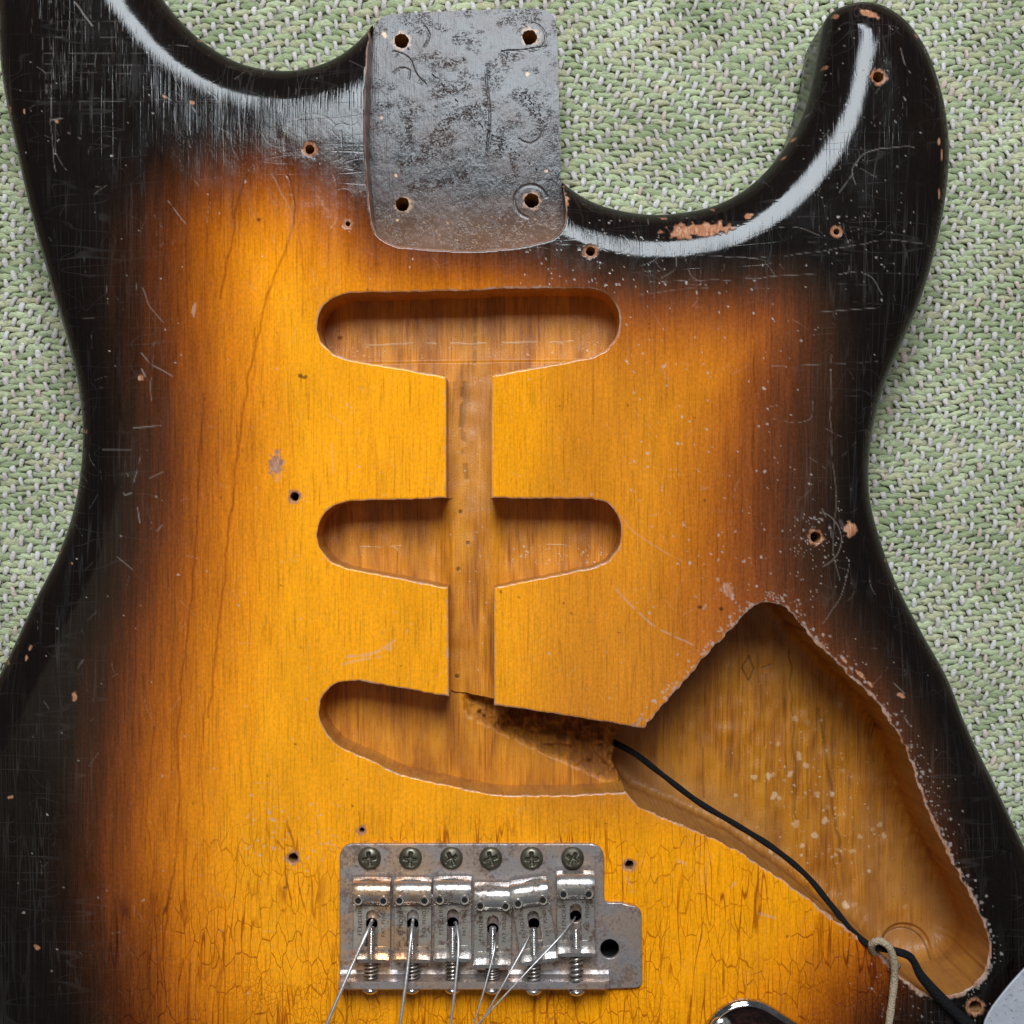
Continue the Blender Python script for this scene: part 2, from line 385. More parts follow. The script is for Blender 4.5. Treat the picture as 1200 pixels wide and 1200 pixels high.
# ------------------------------------------------------------------ outlines (photo pixels)
R = 50.0; ZB = -175.0; RA = 62.0; D0 = RA * (1 - math.sin(math.radians(60)))
outer_img = [(4, 86), (22, 180), (41, 262), (60, 330), (82, 405), (93, 450), (98.5, 500), (97, 545), (88, 598), (72, 645), (42, 705), (14, 765), (-12, 815),
    (-60, 895), (-105, 990), (-135, 1110), (-140, 1250), (-105, 1420), (-15, 1580), (140, 1690), (350, 1750), (600, 1765), (850, 1750), (1060, 1700), (1210, 1600),
    (1290, 1460), (1310, 1310), (1285, 1180), (1245, 1080), (1200, 994), (1165, 920), (1129, 846), (1110, 797), (1077, 737), (1050, 685), (1028, 625), (1018.5, 587), (1018, 531),
    (1034, 456), (1055, 405), (1076, 356), (1095, 292), (1107.5, 225), (1110.5, 176), (1099, 101), (1077, 49), (1050, 19), (1027, 7), (1005, 4.5), (982, 12), (960, 34),
    (949, 60), (943, 88), (936, 124), (922, 165), (900, 199), (874, 222), (836, 242), (799, 250), (765, 252.5), (733, 249), (695, 238), (668, 222), (640, 195), (560, 130), (495, 60), (447, 21),
    (425, 46), (394, 70), (356, 83), (319, 84), (281, 75), (244, 54), (212, 26), (191, 0), (168, -50), (148, -110), (115, -168), (75, -195), (35, -185), (8, -140), (-3, -70), (0, 10)]
C = catmull(outer_img, True, 3.0)
Cw = C - 600.0
tg = np.roll(Cw, -1, 0) - np.roll(Cw, 1, 0); tg /= np.linalg.norm(tg, axis=1)[:, None]
area2 = 0.5 * np.sum(Cw[:, 0] * np.roll(Cw[:, 1], -1) - np.roll(Cw[:, 0], -1) * Cw[:, 1])
nrm = np.stack([tg[:, 1], -tg[:, 0]], 1) * np.sign(area2)          # outward
rad = Cw / (np.linalg.norm(Cw, axis=1)[:, None] + 1e-6)
dt = (nrm * rad).sum(1)
k = np.clip(0.5 - dt * 2.2, 0, 1); k = k * k * (3 - 2 * k)
ker = np.ones(21) / 21; k = np.convolve(np.concatenate([k[-10:], k, k[:10]]), ker, 'valid')
depth = 50 + 72 * k
OUT = Cw * (1 + depth / CAM)[:, None]                                # outline in world px (y down)
# resample / smooth
for _ in range(3): OUT = (np.roll(OUT, 1, 0) + 2 * OUT + np.roll(OUT, -1, 0)) / 4
tg = np.roll(OUT, -1, 0) - np.roll(OUT, 1, 0); tg /= np.linalg.norm(tg, axis=1)[:, None]
NRM = np.stack([tg[:, 1], -tg[:, 0]], 1) * np.sign(area2)

def rel(pts): return np.array(pts, float) - 600.0
def circ(cx, cy, r, n=28, j=0.0):
    a = np.arange(n) * 2 * PI / n; rr = r * (1 + j * (rng.random(n) - 0.5))
    return np.stack([cx - 600 + rr * np.cos(a), cy - 600 + rr * np.sin(a)], 1)
def rough_poly(P, amp, sc=7):
    n = len(P); s = np.cumsum(np.r_[0, np.linalg.norm(np.diff(P, axis=0), axis=1)])
    d = (vnoise(s, s * 0, sc, 10, 3) - 0.5) * amp + (vnoise(s, s * 0, sc / 3, 10, 4) - 0.5) * amp * 0.6
    t = np.roll(P, -1, 0) - np.roll(P, 1, 0); t /= np.linalg.norm(t, axis=1)[:, None] + 1e-9
    return P + np.stack([t[:, 1], -t[:, 0]], 1) * d[:, None]
def mixpoly(parts, step=3):
    """list of ('l' straight / 's' smooth, pts)"""
    out = []
    for kind, pts in parts:
        out.append(catmull(pts, False, step) if kind == 's' else np.vstack([np.linspace(pts[i], pts[i + 1], max(2, int(np.hypot(pts[i+1][0]-pts[i][0], pts[i+1][1]-pts[i][1]) / step)), endpoint=False) for i in range(len(pts) - 1)] + [np.array(pts[-1:], float)]))
    P = np.vstack(out); keep = np.r_[True, np.linalg.norm(np.diff(P, axis=0), axis=1) > 0.3]
    P = P[keep]
    return P - 600.0

neck = mixpoly([('l', [(575, 440), (693, 418)]), ('s', [(693, 418), (710, 409), (722, 394), (726.5, 376), (722, 357), (711, 344), (693, 337.5)]),
                ('l', [(693, 337.5), (600, 337.5), (560, 340), (412, 343)]), ('s', [(412, 343), (393, 348), (378, 360), (371.5, 380), (376, 399), (388, 412), (405, 420)]), ('l', [(405, 420), (523, 441)])])
mid = mixpoly([('l', [(577, 689), (697, 664)]), ('s', [(697, 664), (714, 655), (725, 640), (728.5, 621), (723, 602), (711, 589), (693, 584.5)]),
               ('l', [(693, 584.5), (577, 583.5), (524, 583.5), (412, 587)]), ('s', [(412, 587), (393, 592), (378, 605), (371.5, 625), (376, 644), (388, 657), (405, 665)]), ('l', [(405, 665), (523, 688)])])
brid = mixpoly([('s', [(775, 925), (735, 928), (640, 932), (575, 930), (525, 920), (470, 907), (424, 886)]), ('s', [(424, 886), (398, 874), (381, 857), (374, 835), (380, 813), (396, 800), (418, 797.5)]),
                ('l', [(418, 797.5), (470, 806), (578, 826), (660, 838), (754, 853), (790, 870)])])
ctrl = mixpoly([('l', [(755, 853), (830, 765), (876, 717)]), ('s', [(876, 717), (888, 708.5), (905, 706), (920, 712), (935, 727), (952, 749), (975, 772), (1008, 803), (1033, 831), (1052, 860), (1068, 895), (1080, 930), (1094, 965), (1112, 1003), (1133, 1042), (1150, 1075), (1158.5, 1105), (1155, 1135), (1140, 1155), (1117, 1166), (1090, 1166), (1064, 1152), (1038, 1124), (1008, 1100), (975, 1075), (940, 1048), (900, 1020), (855, 992), (812, 972), (770, 955), (745, 942), (731, 925), (724, 900), (726, 877)]), ('l', [(726, 877), (740, 862)])])
pock = mixpoly([('s', [(437, 38), (440, 27), (448, 20), (462, 16.5)]), ('l', [(462, 16.5), (540, 12), (628, 10)]), ('s', [(628, 10), (642, 13), (650, 22), (653, 36)]),
                ('l', [(653, 36), (655, 120), (657, 205)]), ('s', [(657, 205), (660, 225), (663, 248), (660, 267), (648, 279), (625, 286), (590, 291), (540, 293.5), (490, 290), (460, 286), (444, 277), (436, 260), (434.5, 235)]), ('l', [(434.5, 235), (433.5, 150), (437, 38)])])
# pocket floor is deep: outer (free) edges must be back-projected, the edges cut in the top must not
pk = pock.copy(); up = np.clip((-(pk[:, 1]) - 340) / 60, 0, 1)[:, None]       # 0 near the body, 1 near the free end
pk = pk * (1 + up * 62 / CAM); pock = pk
chan1 = rel([(523, 430), (576, 430), (576, 595), (523, 595)]); chan2 = rel([(525, 680), (579, 680), (579, 832), (526, 832)])
chan1 = np.vstack([np.linspace(chan1[i], chan1[(i + 1) % 4], 60, endpoint=False) for i in range(4)])
chan2 = np.vstack([np.linspace(chan2[i], chan2[(i + 1) % 4], 60, endpoint=False) for i in range(4)])
pzs = 1 + 62 / CAM
holes = [(363, 175, 5.6, 0), (407.5, 262, 3.0, 0), (692, 294.5, 5.6, 0), (1029.5, 90, 6.4, 0), (980.5, 271.5, 3.8, 0), (345, 582, 5.2, 0), (956, 629.5, 6.4, 0), (343.5, 1005.5, 5.6, 0),
         (737.5, 1013.5, 5.2, 0), (424, 973, 3.0, 0), (1143.5, 1180, 7.2, 0), (470.5, 48, 9.0, 1), (620.5, 43.5, 9.0, 1), (471.5, 239.5, 8.6, 1), (623, 235, 8.8, 1)]

# label table: name, polygon, z function, material
BIG = 4000.0
regions = []   # (name, polygon, ztop(x,y)->z, material)
for hx, hy, hr, dp in holes:
    if dp: hx, hy = 600 + (hx - 600) * pzs, 600 + (hy - 600) * pzs
    regions.append(('screw_hole', circ(hx, hy, hr, 28, 0.16), (-58.0 if not dp else -140.0), M_HOLE))
route = rel([(422, 1063), (686, 1063), (686, 1097), (422, 1097)]); route = np.vstack([np.linspace(route[i], route[(i + 1) % 4], 70, endpoint=False) for i in range(4)])
regions.append(('tremolo_route', route, -150.0, M_DARK))
regions.append(('arm_hole', circ(714.5, 1112, 14), -120.0, M_DARK))
regions.append(('pickup_cavity', rough_poly(neck, 1.0), 'neck', M_PICK))
regions.append(('pickup_cavity', rough_poly(mid, 1.0), 'mid', M_PICK))
regions.append(('control_cavity', rough_poly(ctrl, 2.6), 'ctrl', M_CTRL))
regions.append(('pickup_cavity', rough_poly(brid, 1.2), 'brid', M_PICK))
regions.append(('neck_pocket', rough_poly(pock, 0.7, 11), 'pock', M_POCK))
regions.append(('wiring_channel', chan1, 'chan', M_CHAN))
regions.append(('wiring_channel', chan2, 'chan', M_CHAN))
NR = len(regions); TOP = NR; NONE = NR + 1

# ------------------------------------------------------------------ the body: one labelled grid, vertices snapped to every outline
H = 1.25
def axis(a, b, lo, hi):
    core = np.arange(a, b + H, H); out = [core]; x = core[-1]; st = H; up_ = []
    while x < hi: st = min(st * 1.12, 12); x += st; up_.append(x)
    x = core[0]; st = H; dn = []
    while x > lo: st = min(st * 1.12, 12); x -= st; dn.append(x)
    return np.array(dn[::-1] + list(core) + up_)
X1 = axis(-625, 632, -800, 760); Y1 = axis(-625, 632, -860, 1260)
nx, ny = len(X1), len(Y1)
GX, GY = np.meshgrid(X1, Y1)                      # y down, world px
hx_ = np.gradient(X1); hy_ = np.gradient(Y1)
HH = np.maximum(hx_[None, :], hy_[:, None]) * 0.5 * np.ones_like(GX)
# coarse signed distance to the outer outline (positive inside)
cx = np.arange(X1[0] - 8, X1[-1] + 16, 8.0); cy = np.arange(Y1[0] - 8, Y1[-1] + 16, 8.0)
CX, CY = np.meshgrid(cx, cy); Q = np.stack([CX.ravel(), CY.ravel()], 1)
OUTs = OUT[::2]
dd, _ = poly_dist(Q, OUTs); ins = inside(Q, OUTs); sd = np.where(ins, dd, -dd).reshape(CX.shape)
def bil(F, x, y):
    u = (x - cx[0]) / 8; v = (y - cy[0]) / 8; i = np.clip(np.floor(u).astype(int), 0, len(cx) - 2); j = np.clip(np.floor(v).astype(int), 0, len(cy) - 2)
    fu = u - i; fv = v - j
    return (F[j, i] * (1 - fu) + F[j, i + 1] * fu) * (1 - fv) + (F[j + 1, i] * (1 - fu) + F[j + 1, i + 1] * fu) * fv
DO = bil(sd, GX, GY)
PX, PY = GX.copy(), GY.copy()
near_m = (np.abs(DO) < 14)
idx = np.nonzero(near_m.ravel())[0]; q = np.stack([GX.ravel()[idx], GY.ravel()[idx]], 1)
dd, nr_ = poly_dist(q, OUT); ii = inside(q, OUT); dd = np.where(ii, dd, -dd); DO.ravel()[idx] = dd
SDs = np.full((NR + 1,) + GX.shape, BIG, np.float32)      # negative = inside the region
SDs[TOP] = D0 - DO
best = np.full(GX.shape, 1e9)
# snap to the offset of the outer outline
g = (q - nr_) / (np.abs(dd)[:, None] + 1e-9) * np.sign(dd)[:, None]
tgt = nr_ + g * D0; dist0 = np.abs(dd - D0)
ok = dist0 < HH.ravel()[idx]
PX.ravel()[idx[ok]] = tgt[ok, 0]; PY.ravel()[idx[ok]] = tgt[ok, 1]; best.ravel()[idx[ok]] = dist0[ok]
snapl = np.full(GX.shape, -1, np.int16); snapl.ravel()[idx[ok]] = TOP
for r, (nm, poly, zf, mt) in enumerate(regions):
    x0, y0 = poly.min(0) - 26; x1, y1 = poly.max(0) + 26
    i0, i1 = np.searchsorted(X1, [x0, x1]); j0, j1 = np.searchsorted(Y1, [y0, y1])
    sl = (slice(j0, j1), slice(i0, i1))
    q = np.stack([GX[sl].ravel(), GY[sl].ravel()], 1)
    dd, nr_ = poly_dist(q, poly); ii = inside(q, poly)
    s = np.where(ii, -dd, dd)
    shp = GX[sl].shape
    ok = (dd.reshape(shp) <= HH[sl]) & (dd.reshape(shp) < best[sl])
    a = PX[sl]; a[ok] = nr_[:, 0].reshape(shp)[ok]; a = PY[sl]; a[ok] = nr_[:, 1].reshape(shp)[ok]
    best[sl][ok] = dd.reshape(shp)[ok]; snapl[sl][ok] = r
    SDs[r][sl] = s.reshape(shp)
for r in range(NR + 1): SDs[r][snapl == r] = 0.0
vid = np.arange(nx * ny).reshape(ny, nx)
v00 = vid[:-1, :-1].ravel(); v10 = vid[:-1, 1:].ravel(); v11 = vid[1:, 1:].ravel(); v01 = vid[1:, :-1].ravel()
F_ = SDs.reshape(NR + 1, -1)
alt = np.zeros(len(v00), bool)
for r in range(NR + 1): alt |= (F_[r][v00] * F_[r][v11] < 0) & (np.abs(F_[r][v00]) < 8)
tA = np.where(alt[:, None], np.stack([v00, v01, v10], 1), np.stack([v00, v01, v11], 1))
tB = np.where(alt[:, None], np.stack([v10, v01, v11], 1), np.stack([v00, v11, v10], 1))
T = np.vstack([tA, tB])
lab = np.full(len(T), NONE, np.int16)
m = F_[TOP][T].sum(1) < 0; lab[m] = TOP
for r in range(NR - 1, -1, -1):
    m = (F_[r][T].sum(1) < 0); lab[m] = r
keep = lab != NONE; Tk = T[keep]; lk = lab[keep]

# depth of each region (world px)
px_, py_ = PX.ravel(), PY.ravel(); FX, FY = px_ + 600, py_ + 600
def sst(a, b, x): t = np.clip((x - a) / (b - a), 0, 1); return t * t * (3 - 2 * t)
RI = {i: regions[i] for i in range(NR)}
def zreg(r, v):
    x, y = FX[v], FY[v]
    if r == TOP:
        d = DO.ravel()[v]; dcl = np.clip(1 - d / RA, 0, 1 - D0 / RA + 0.0002)
        z = -R * (1 - np.sqrt(np.maximum(1 - dcl * dcl, 0)))
        dc = np.min(np.abs(F_[[i for i in range(NR)]][:, v]), axis=0)
        z = z - 1.1 * np.exp(-(dc / 0.8) ** 2)
        z = z + 0.5 * (vnoise(x, y, 60, 80, 5) - 0.5)
        return z
    zf = regions[r][2]
    if isinstance(zf, float): return np.full(len(v), zf)
    n = (vnoise(x, y, 12, 16, 9) - 0.5)
    if zf == 'neck': return -72 + 6.5 * sst(415, 418, y - (x - 560) * -0.012) + n * 0.8 + 1.5 * sst(560, 520, x) * 0
    if zf == 'mid': return np.minimum(-60 - 4 * (1 - np.clip(np.abs(x - 551) / 28, 0, 1) ** 2), -60 - 9 * sst(14, 44, np.abs(x - 551))) + n * 1.2
    if zf == 'chan': return -60 - 4 * (1 - np.clip(np.abs(x - 551) / 28, 0, 1) ** 2) + n * 1.2
    if zf == 'brid':
        t = (y - 856) - (x - 560) * 0.46         # <0 above the diagonal edge of the rough gouge
        g = sst(4, -9, t) * sst(535, 560, x)
        rough = (vnoise(x, y, 5, 6, 21) - 0.5) * 12 + (vnoise(x, y, 11, 9, 22) - 0.5) * 14 + (vnoise(x, y, 3, 3.5, 23) - 0.5) * 5
        return -66 - g * (13 + sst(0, -50, t) * 9) + g * rough + n * 0.8 + (1 - g) * 1.0 * (vnoise(x, y, 30, 40, 2) - .5)
    if zf == 'ctrl':
        d = -F_[r][v]; R2 = 9 + 16 * sst(900, 1060, x); dcl = np.clip(R2 - d, 0, R2)
        z = -142 + (R2 - np.sqrt(np.maximum(R2 * R2 - dcl * dcl, 0))) * 0.9
        dc = np.hypot(x - 1098, y - 1155); z = z - 5 * sst(34, 31, dc)
        return z + n * 2.0
    if zf == 'pock': return -62 + n * 0.12
# ---------------- painted maps (colour only): sunburst position, scratches, chips, grain lines
BIX = FX; BIY = FY
Mpts = [(150, 1240, 50), (118, 1120, 50), (100, 1000, 48), (112, 900, 50), (128, 800, 52), (152, 700, 50), (172, 600, 46), (180, 500, 48), (172, 400, 55), (168, 310, 58), (190, 225, 55), (250, 188, 45), (325, 178, 38),
        (392, 196, 34), (432, 238, 34), (480, 270, 36), (560, 284, 30), (640, 300, 26), (700, 325, 24), (780, 337, 24), (860, 333, 26), (925, 332, 34), (946, 350, 42), (944, 450, 52), (934, 540, 56), (932, 620, 54),
        (938, 680, 48), (985, 745, 40), (1050, 830, 34), (1085, 930, 34), (1110, 1030, 34), (1100, 1100, 40), (1068, 1145, 42), (1030, 1200, 46), (960, 1330, 60), (800, 1450, 70), (600, 1490, 70), (380, 1450, 70), (220, 1350, 60)]
Mc = catmull([(a, b) for a, b, c in Mpts], True, 12)
for _ in range(9): Mc = (np.roll(Mc, 1, 0) + 2 * Mc + np.roll(Mc, -1, 0)) / 4
qc = np.stack([CX.ravel() + 600, CY.ravel() + 600], 1)
dm, _ = poly_dist(qc, Mc); im = inside(qc, Mc); sdm = np.where(im, dm, -dm)
wts = np.zeros(len(qc)); ws = np.zeros(len(qc))
for a, b, c in Mpts:
    w = 1 / ((qc[:, 0] - a) ** 2 + (qc[:, 1] - b) ** 2 + 400) ** 1.5; wts += w * c * 1.32; ws += w
tt = sdm / (wts / ws)
BUR = (np.clip(tt, -1, 3) + 1) / 4
BUR = bil(BUR.reshape(CX.shape), GX, GY)
BUR = BUR + 0.03 * (vnoise(GX, GY, 40, 90, 31) - 0.5)
SCR = np.zeros_like(GX); CHK = np.zeros_like(GX); CHP = np.zeros_like(GX); VEI = np.zeros_like(GX); GLI = np.zeros_like(GX); DIR = np.zeros_like(GX); STN = np.zeros_like(GX); DOT = np.zeros_like(GX)
def stroke(A, pts, w=0.9, amp=1.0, smooth=True, z=0.0, wob=0.0, brk=0.0):
    P = np.array(pts, float)
    if smooth and len(P) > 2: P = catmull(P, False, 4)
    P = (P - 600) * (1 - z / CAM)
    if wob:
        s = np.arange(len(P)) * 4.0
        P = P + np.stack([vnoise(s, s, 18, 18, int(P[0, 0]) % 97 + 1) - .5, vnoise(s, s, 18, 18, 77) - .5], 1) * wob
    x0, y0 = P.min(0) - 3 * w - 2; x1, y1 = P.max(0) + 3 * w + 2
    i0, i1 = np.searchsorted(X1, [x0, x1]); j0, j1 = np.searchsorted(Y1, [y0, y1])
    if i1 <= i0 or j1 <= j0: return
    sl = (slice(j0, j1), slice(i0, i1)); q = np.stack([PX[sl].ravel(), PY[sl].ravel()], 1)
    d, _ = poly_dist(q, P, closed=False); d = d.reshape(GX[sl].shape)
    v = amp * (np.clip(1.25 - d / w, 0, 1) if w < 4 else np.clip(1.5 - 1.3 * d / w, 0, 1) ** 1.5)
    if brk: v = v * sst(brk - .12, brk + .12, vnoise(GX[sl], GY[sl], 9, 9, 55))
    A[sl] = np.maximum(A[sl], v)
def blob(A, x, y, rx, ry, amp=1.0, ang=0.0, rag=0.5, z=0.0):
    k = 1 - z / CAM; x = (x - 600) * k; y = (y - 600) * k; m_ = max(rx, ry) * 1.7 + 2
    i0, i1 = np.searchsorted(X1, [x - m_, x + m_]); j0, j1 = np.searchsorted(Y1, [y - m_, y + m_])
    if i1 <= i0 or j1 <= j0: return
    sl = (slice(j0, j1), slice(i0, i1)); dx = PX[sl] - x; dy = PY[sl] - y
    c, s = math.cos(ang), math.sin(ang); u = (dx * c + dy * s) / rx; v = (-dx * s + dy * c) / ry
    r = np.sqrt(u * u + v * v) + rag * (vnoise(PX[sl], PY[sl], 3.5, 3.5, 61) - 0.5) * 2 + rag * 0.6 * (vnoise(PX[sl], PY[sl], 1.6, 1.6, 62) - 0.5)
    A[sl] = np.maximum(A[sl], amp * np.clip((1.15 - r) * 3, 0, 1))
# long dark grain lines
for pts, w, a in [([(293, 195), (283, 225), (275, 258), (268, 300), (258, 350)], 1.6, .8), ([(338, 205), (345, 240), (338, 285), (318, 330), (305, 380), (292, 440), (280, 520), (272, 590), (262, 680), (252, 780), (244, 840)], 1.7, .75),
                  ([(238, 460), (233, 540), (230, 620), (222, 720), (213, 800), (208, 870), (210, 920), (208, 980), (200, 1040), (190, 1120), (187, 1200)], 1.3, .8), ([(350, 260), (354, 310), (358, 330)], 1.2, .5),
                  ([(241, 810), (236, 900), (238, 960)], 1.1, .6), ([(180, 850), (172, 960), (178, 1030), (176, 1060)], 1.0, .6), ([(300, 380), (296, 460), (288, 540)], 1.4, .4), ([(295, 820), (293, 900), (298, 1000)], 1.0, .5),
                  ([(420, 950), (422, 975)], 1.2, .6), ([(221, 1128), (218, 1200)], 1.6, .8), ([(880, 340), (884, 440), (882, 560), (888, 680)], .9, .55), ([(850, 420), (853, 560), (850, 660)], .8, .4), ([(905, 360), (903, 470), (908, 600)], .8, .5)]:
    stroke(VEI, pts, w, a, wob=4)
for i in range(70):
    x = random.uniform(200, 930); y = random.uniform(330, 1150); L_ = random.uniform(20, 120)
    stroke(VEI, [(x, y), (x + random.uniform(-3, 3), y + L_)], random.uniform(.7, 1.3), random.uniform(.15, .45), False, wob=3)
# big scratches
for pts, w, a in [([(722, 690), (742, 712), (770, 736), (800, 750), (826, 762)], 1.3, .8), ([(727, 604), (745, 624), (770, 642), (803, 661)], .8, .6), ([(400, 770), (418, 768), (438, 765), (455, 757), (470, 740)], 2.4, .75),
                  ([(402, 778), (425, 772), (446, 770)], 1.8, .6), ([(478, 737), (474, 745)], 1.5, .6), ([(455, 760), (462, 758)], 3.0, .7),
                  ([(166, 432), (170, 441)], 1.2, .8), ([(167, 413), (175, 425), (190, 433), (203, 441)], .9, .7), ([(180, 400), (178, 430), (176, 460), (180, 480)], .8, .45), ([(155, 501), (188, 498)], 1.0, .6), ([(118, 526), (172, 527)], 1.0, .35),
                  ([(165, 530), (162, 550), (156, 565)], .8, .55), ([(143, 570), (146, 580), (153, 577)], 1.0, .7), ([(160, 594), (163, 612)], .9, .8), ([(175, 560), (192, 552)], .8, .5), ([(137, 652), (155, 667)], .8, .5), ([(184, 622), (190, 615)], .9, .6), ([(200, 640), (206, 634)], .9, .6),
                  ([(92, 782), (98, 773)], .9, .6), ([(195, 232), (206, 246), (217, 262)], .8, .6), ([(168, 337), (176, 358), (192, 378)], .8, .5), ([(227, 370), (229, 355)], 1.4, .8), ([(60, 0), (62, 60), (60, 140), (64, 200)], .7, .6), ([(88, 2), (100, 18), (108, 30)], 1.2, .8),
                  ([(80, 155), (94, 162)], 1.2, .7), ([(58, 140), (80, 137)], 1.2, .6), ([(64, 145), (66, 180), (78, 200)], .7, .5), ([(222, 118), (230, 130)], 1.0, .7), ([(190, 110), (200, 117)], 1.0, .7), ([(184, 116), (187, 124)], 1.0, .6), ([(222, 165), (224, 172)], 1.0, .7),
                  ([(320, 205), (330, 225), (342, 255), (340, 280)], 1.2, .35), ([(376, 230), (381, 243)], 3.2, .22), ([(322, 535), (324, 560)], 7.0, .35), ([(388, 520), (390, 555)], .9, .5), ([(383, 300), (379, 312)], 1.0, .5), ([(366, 308), (368, 330)], .9, .4),
                  ([(732, 1020), (742, 1044)], 1.8, .6), ([(800, 720), (815, 712)], .6, .4), ([(812, 575), (830, 571)], .8, .4), ([(760, 604), (770, 602)], .9, .5),
                  ([(1002, 215), (998, 200), (1010, 182), (1040, 174), (1070, 172)], .7, .55), ([(1056, 55), (1060, 70), (1068, 84)], .9, .6), ([(984, 225), (1000, 203)], .8, .5), ([(860, 285), (900, 270), (940, 268), (960, 276)], .6, .4),
                  ([(760, 330), (850, 328), (960, 322), (1025, 328), (1035, 345)], .6, .5), ([(790, 295), (860, 302), (950, 296), (1040, 282), (1100, 284)], .55, .4), ([(960, 365), (1030, 360)], .6, .45), ([(1000, 425), (1030, 422)], .5, .4), ([(903, 428), (990, 426)], .6, .4), ([(904, 490), (950, 490), (952, 470)], .6, .4),
                  ([(802, 290), (804, 308), (812, 325), (822, 330)], .6, .5), ([(790, 290), (790, 315), (775, 326)], .6, .5), ([(768, 285), (770, 300), (745, 312)], .6, .5), ([(650, 285), (690, 288), (728, 296), (738, 290), (730, 275)], .7, .5), ([(750, 345), (790, 340), (830, 338)], .6, .35),
                  ([(975, 415), (974, 500), (976, 545), (980, 575), (976, 640), (984, 680)], .8, .35), ([(963, 595), (970, 612), (975, 630)], .8, .5), ([(995, 660), (985, 700), (965, 732)], .6, .5), ([(938, 745), (934, 735)], 1, .5),
                  ([(985, 610), (992, 625)], 3.0, .22), ([(1060, 840), (1066, 850)], .9, .5), ([(1048, 800), (1060, 812)], .9, .5), ([(890, 1070), (908, 1075)], 2.2, .55), ([(858, 1040), (862, 1034)], 1.8, .8), ([(829, 1010), (829, 1038)], .9, .45), ([(795, 1008), (806, 1012)], 3, .5), ([(820, 1018), (823, 1035)], 1, .35),
                  ([(402, 1047), (398, 1047)], 1, .4)]:
    stroke(SCR, pts, w * .85, a * .62, wob=2.5, brk=(0.30 if w < 2 else 0.45))
# checks (fine cracks) in the dark upper-left and horn, their glint painted as light lines
for y in (62, 75, 85, 115, 118, 24, 43): stroke(CHK, [(45 + y * .1, y), (120, y + 1), (235, y + 1), (300, y + 4)], .5, .16, wob=1.5, brk=.4)
for x in np.arange(40, 300, 6.2):
    for (ya, yb) in ((0, 24), (24, 43), (43, 62), (62, 85), (85, 117), (117, 160)):
        if random.random() < .55:
            x_ = x + random.uniform(-2.5, 2.5); a = random.uniform(.03, .20)
            stroke(CHK, [(x_, ya + random.uniform(-3, 3)), (x_ + random.uniform(-2, 2), yb + random.uniform(-8, 0))], .55, a, False, brk=.2)
            stroke(GLI, [(x_, ya + random.uniform(0, 8)), (x_, yb - random.uniform(0, 8))], .8, random.uniform(.1, .4), False)
for x in np.arange(300, 434, 4.2):
    y0 = 98 + random.uniform(-6, 10); stroke(GLI, [(x, y0), (x + random.uniform(-1, 1), y0 + random.uniform(8, 34))], .7, random.uniform(.15, .6), False)
    if random.random() < .4: stroke(SCR, [(x, y0 + 8), (x, y0 + random.uniform(14, 34))], .5, .12, False)
for i in range(26):
    x = random.uniform(955, 1075); y = random.uniform(40, 330); L_ = random.uniform(20, 80); stroke(SCR, [(x, y), (x + random.uniform(-3, 3), y + L_)], .42, random.uniform(.02, .08), False, brk=.3)
for i in range(16):
    x = random.uniform(930, 1040); y = random.uniform(40, 560); L_ = random.uniform(20, 60); stroke(SCR, [(x, y), (x + L_, y + random.uniform(-3, 3))], .42, random.uniform(.02, .07), False, brk=.3)
SCR = np.maximum(SCR, CHK * sst(30, 62, DO))
# hairline rub marks all over
for i in range(620):
    x = random.uniform(40, 1060); y = random.uniform(30, 1180); a = random.gauss(1.57, .8); L_ = random.uniform(5, 26)
    stroke(SCR, [(x, y), (x + L_ * math.cos(a) / 2 + random.uniform(-2, 2), y + L_ * math.sin(a) / 2), (x + L_ * math.cos(a), y + L_ * math.sin(a))], .42, random.uniform(.05, .28), brk=.3)
def specks(n, x0, x1, y0, y1, r0=.6, r1=1.5, amp=(.4, 1), A=SCR, z=0.0, pw=2.2):
    for i in range(n): 
        r_ = r0 + (r1 - r0) * random.random() ** pw
        r_ *= .82; blob(A, random.uniform(x0, x1), random.uniform(y0, y1), r_ * random.uniform(.8, 1.6), r_, random.uniform(*amp), random.uniform(0, 3), .3, z)
specks(420, 20, 1100, 20, 1190); specks(170, 730, 960, 330, 720, .7, 1.9); specks(70, 930, 1000, 560, 700, .5, 1.2); specks(20, 925, 980, 590, 660, .6, 1.6)
specks(110, 940, 1060, 0, 330, .6, 1.2, (.25, .7)); specks(80, 290, 400, 930, 1010, .7, 2.0); specks(120, 600, 780, 255, 345, .6, 1.6); specks(50, 885, 940, 693, 725, .6, 2.0)
specks(150, 990, 1130, 900, 1160, .5, 1.4, (.3, .9)); specks(70, 1030, 1160, 1130, 1200, .5, 1.2, (.3, .8))
# dust and torn lacquer strewn along the control cavity rim
rim_line = catmull([(905, 700), (930, 715), (952, 742), (985, 772), (1020, 808), (1048, 845), (1070, 885), (1088, 935), (1110, 990), (1135, 1040), (1160, 1090), (1163, 1130), (1135, 1165)], False, 3)
for i in range(260):
    p = rim_line[random.randrange(len(rim_line))]; r_ = .4 + 1.3 * random.random() ** 3; o = random.random() ** 3 * 13
    blob(SCR, p[0] + o, p[1] - o * .6 + random.uniform(-3, 3), r_ * 1.3, r_, random.uniform(.25, .85), random.uniform(0, 3), .6)
for i in range(110):
    t_ = random.random(); x = 757 + (885 - 757) * t_; y = 850 + (708 - 850) * t_; o = 2 + random.random() ** 2 * 12
    blob(SCR, x - o * .75, y - o * .6, random.uniform(.7, 2.3), random.uniform(.6, 1.6), random.uniform(.4, .9), random.uniform(0, 3), .5)
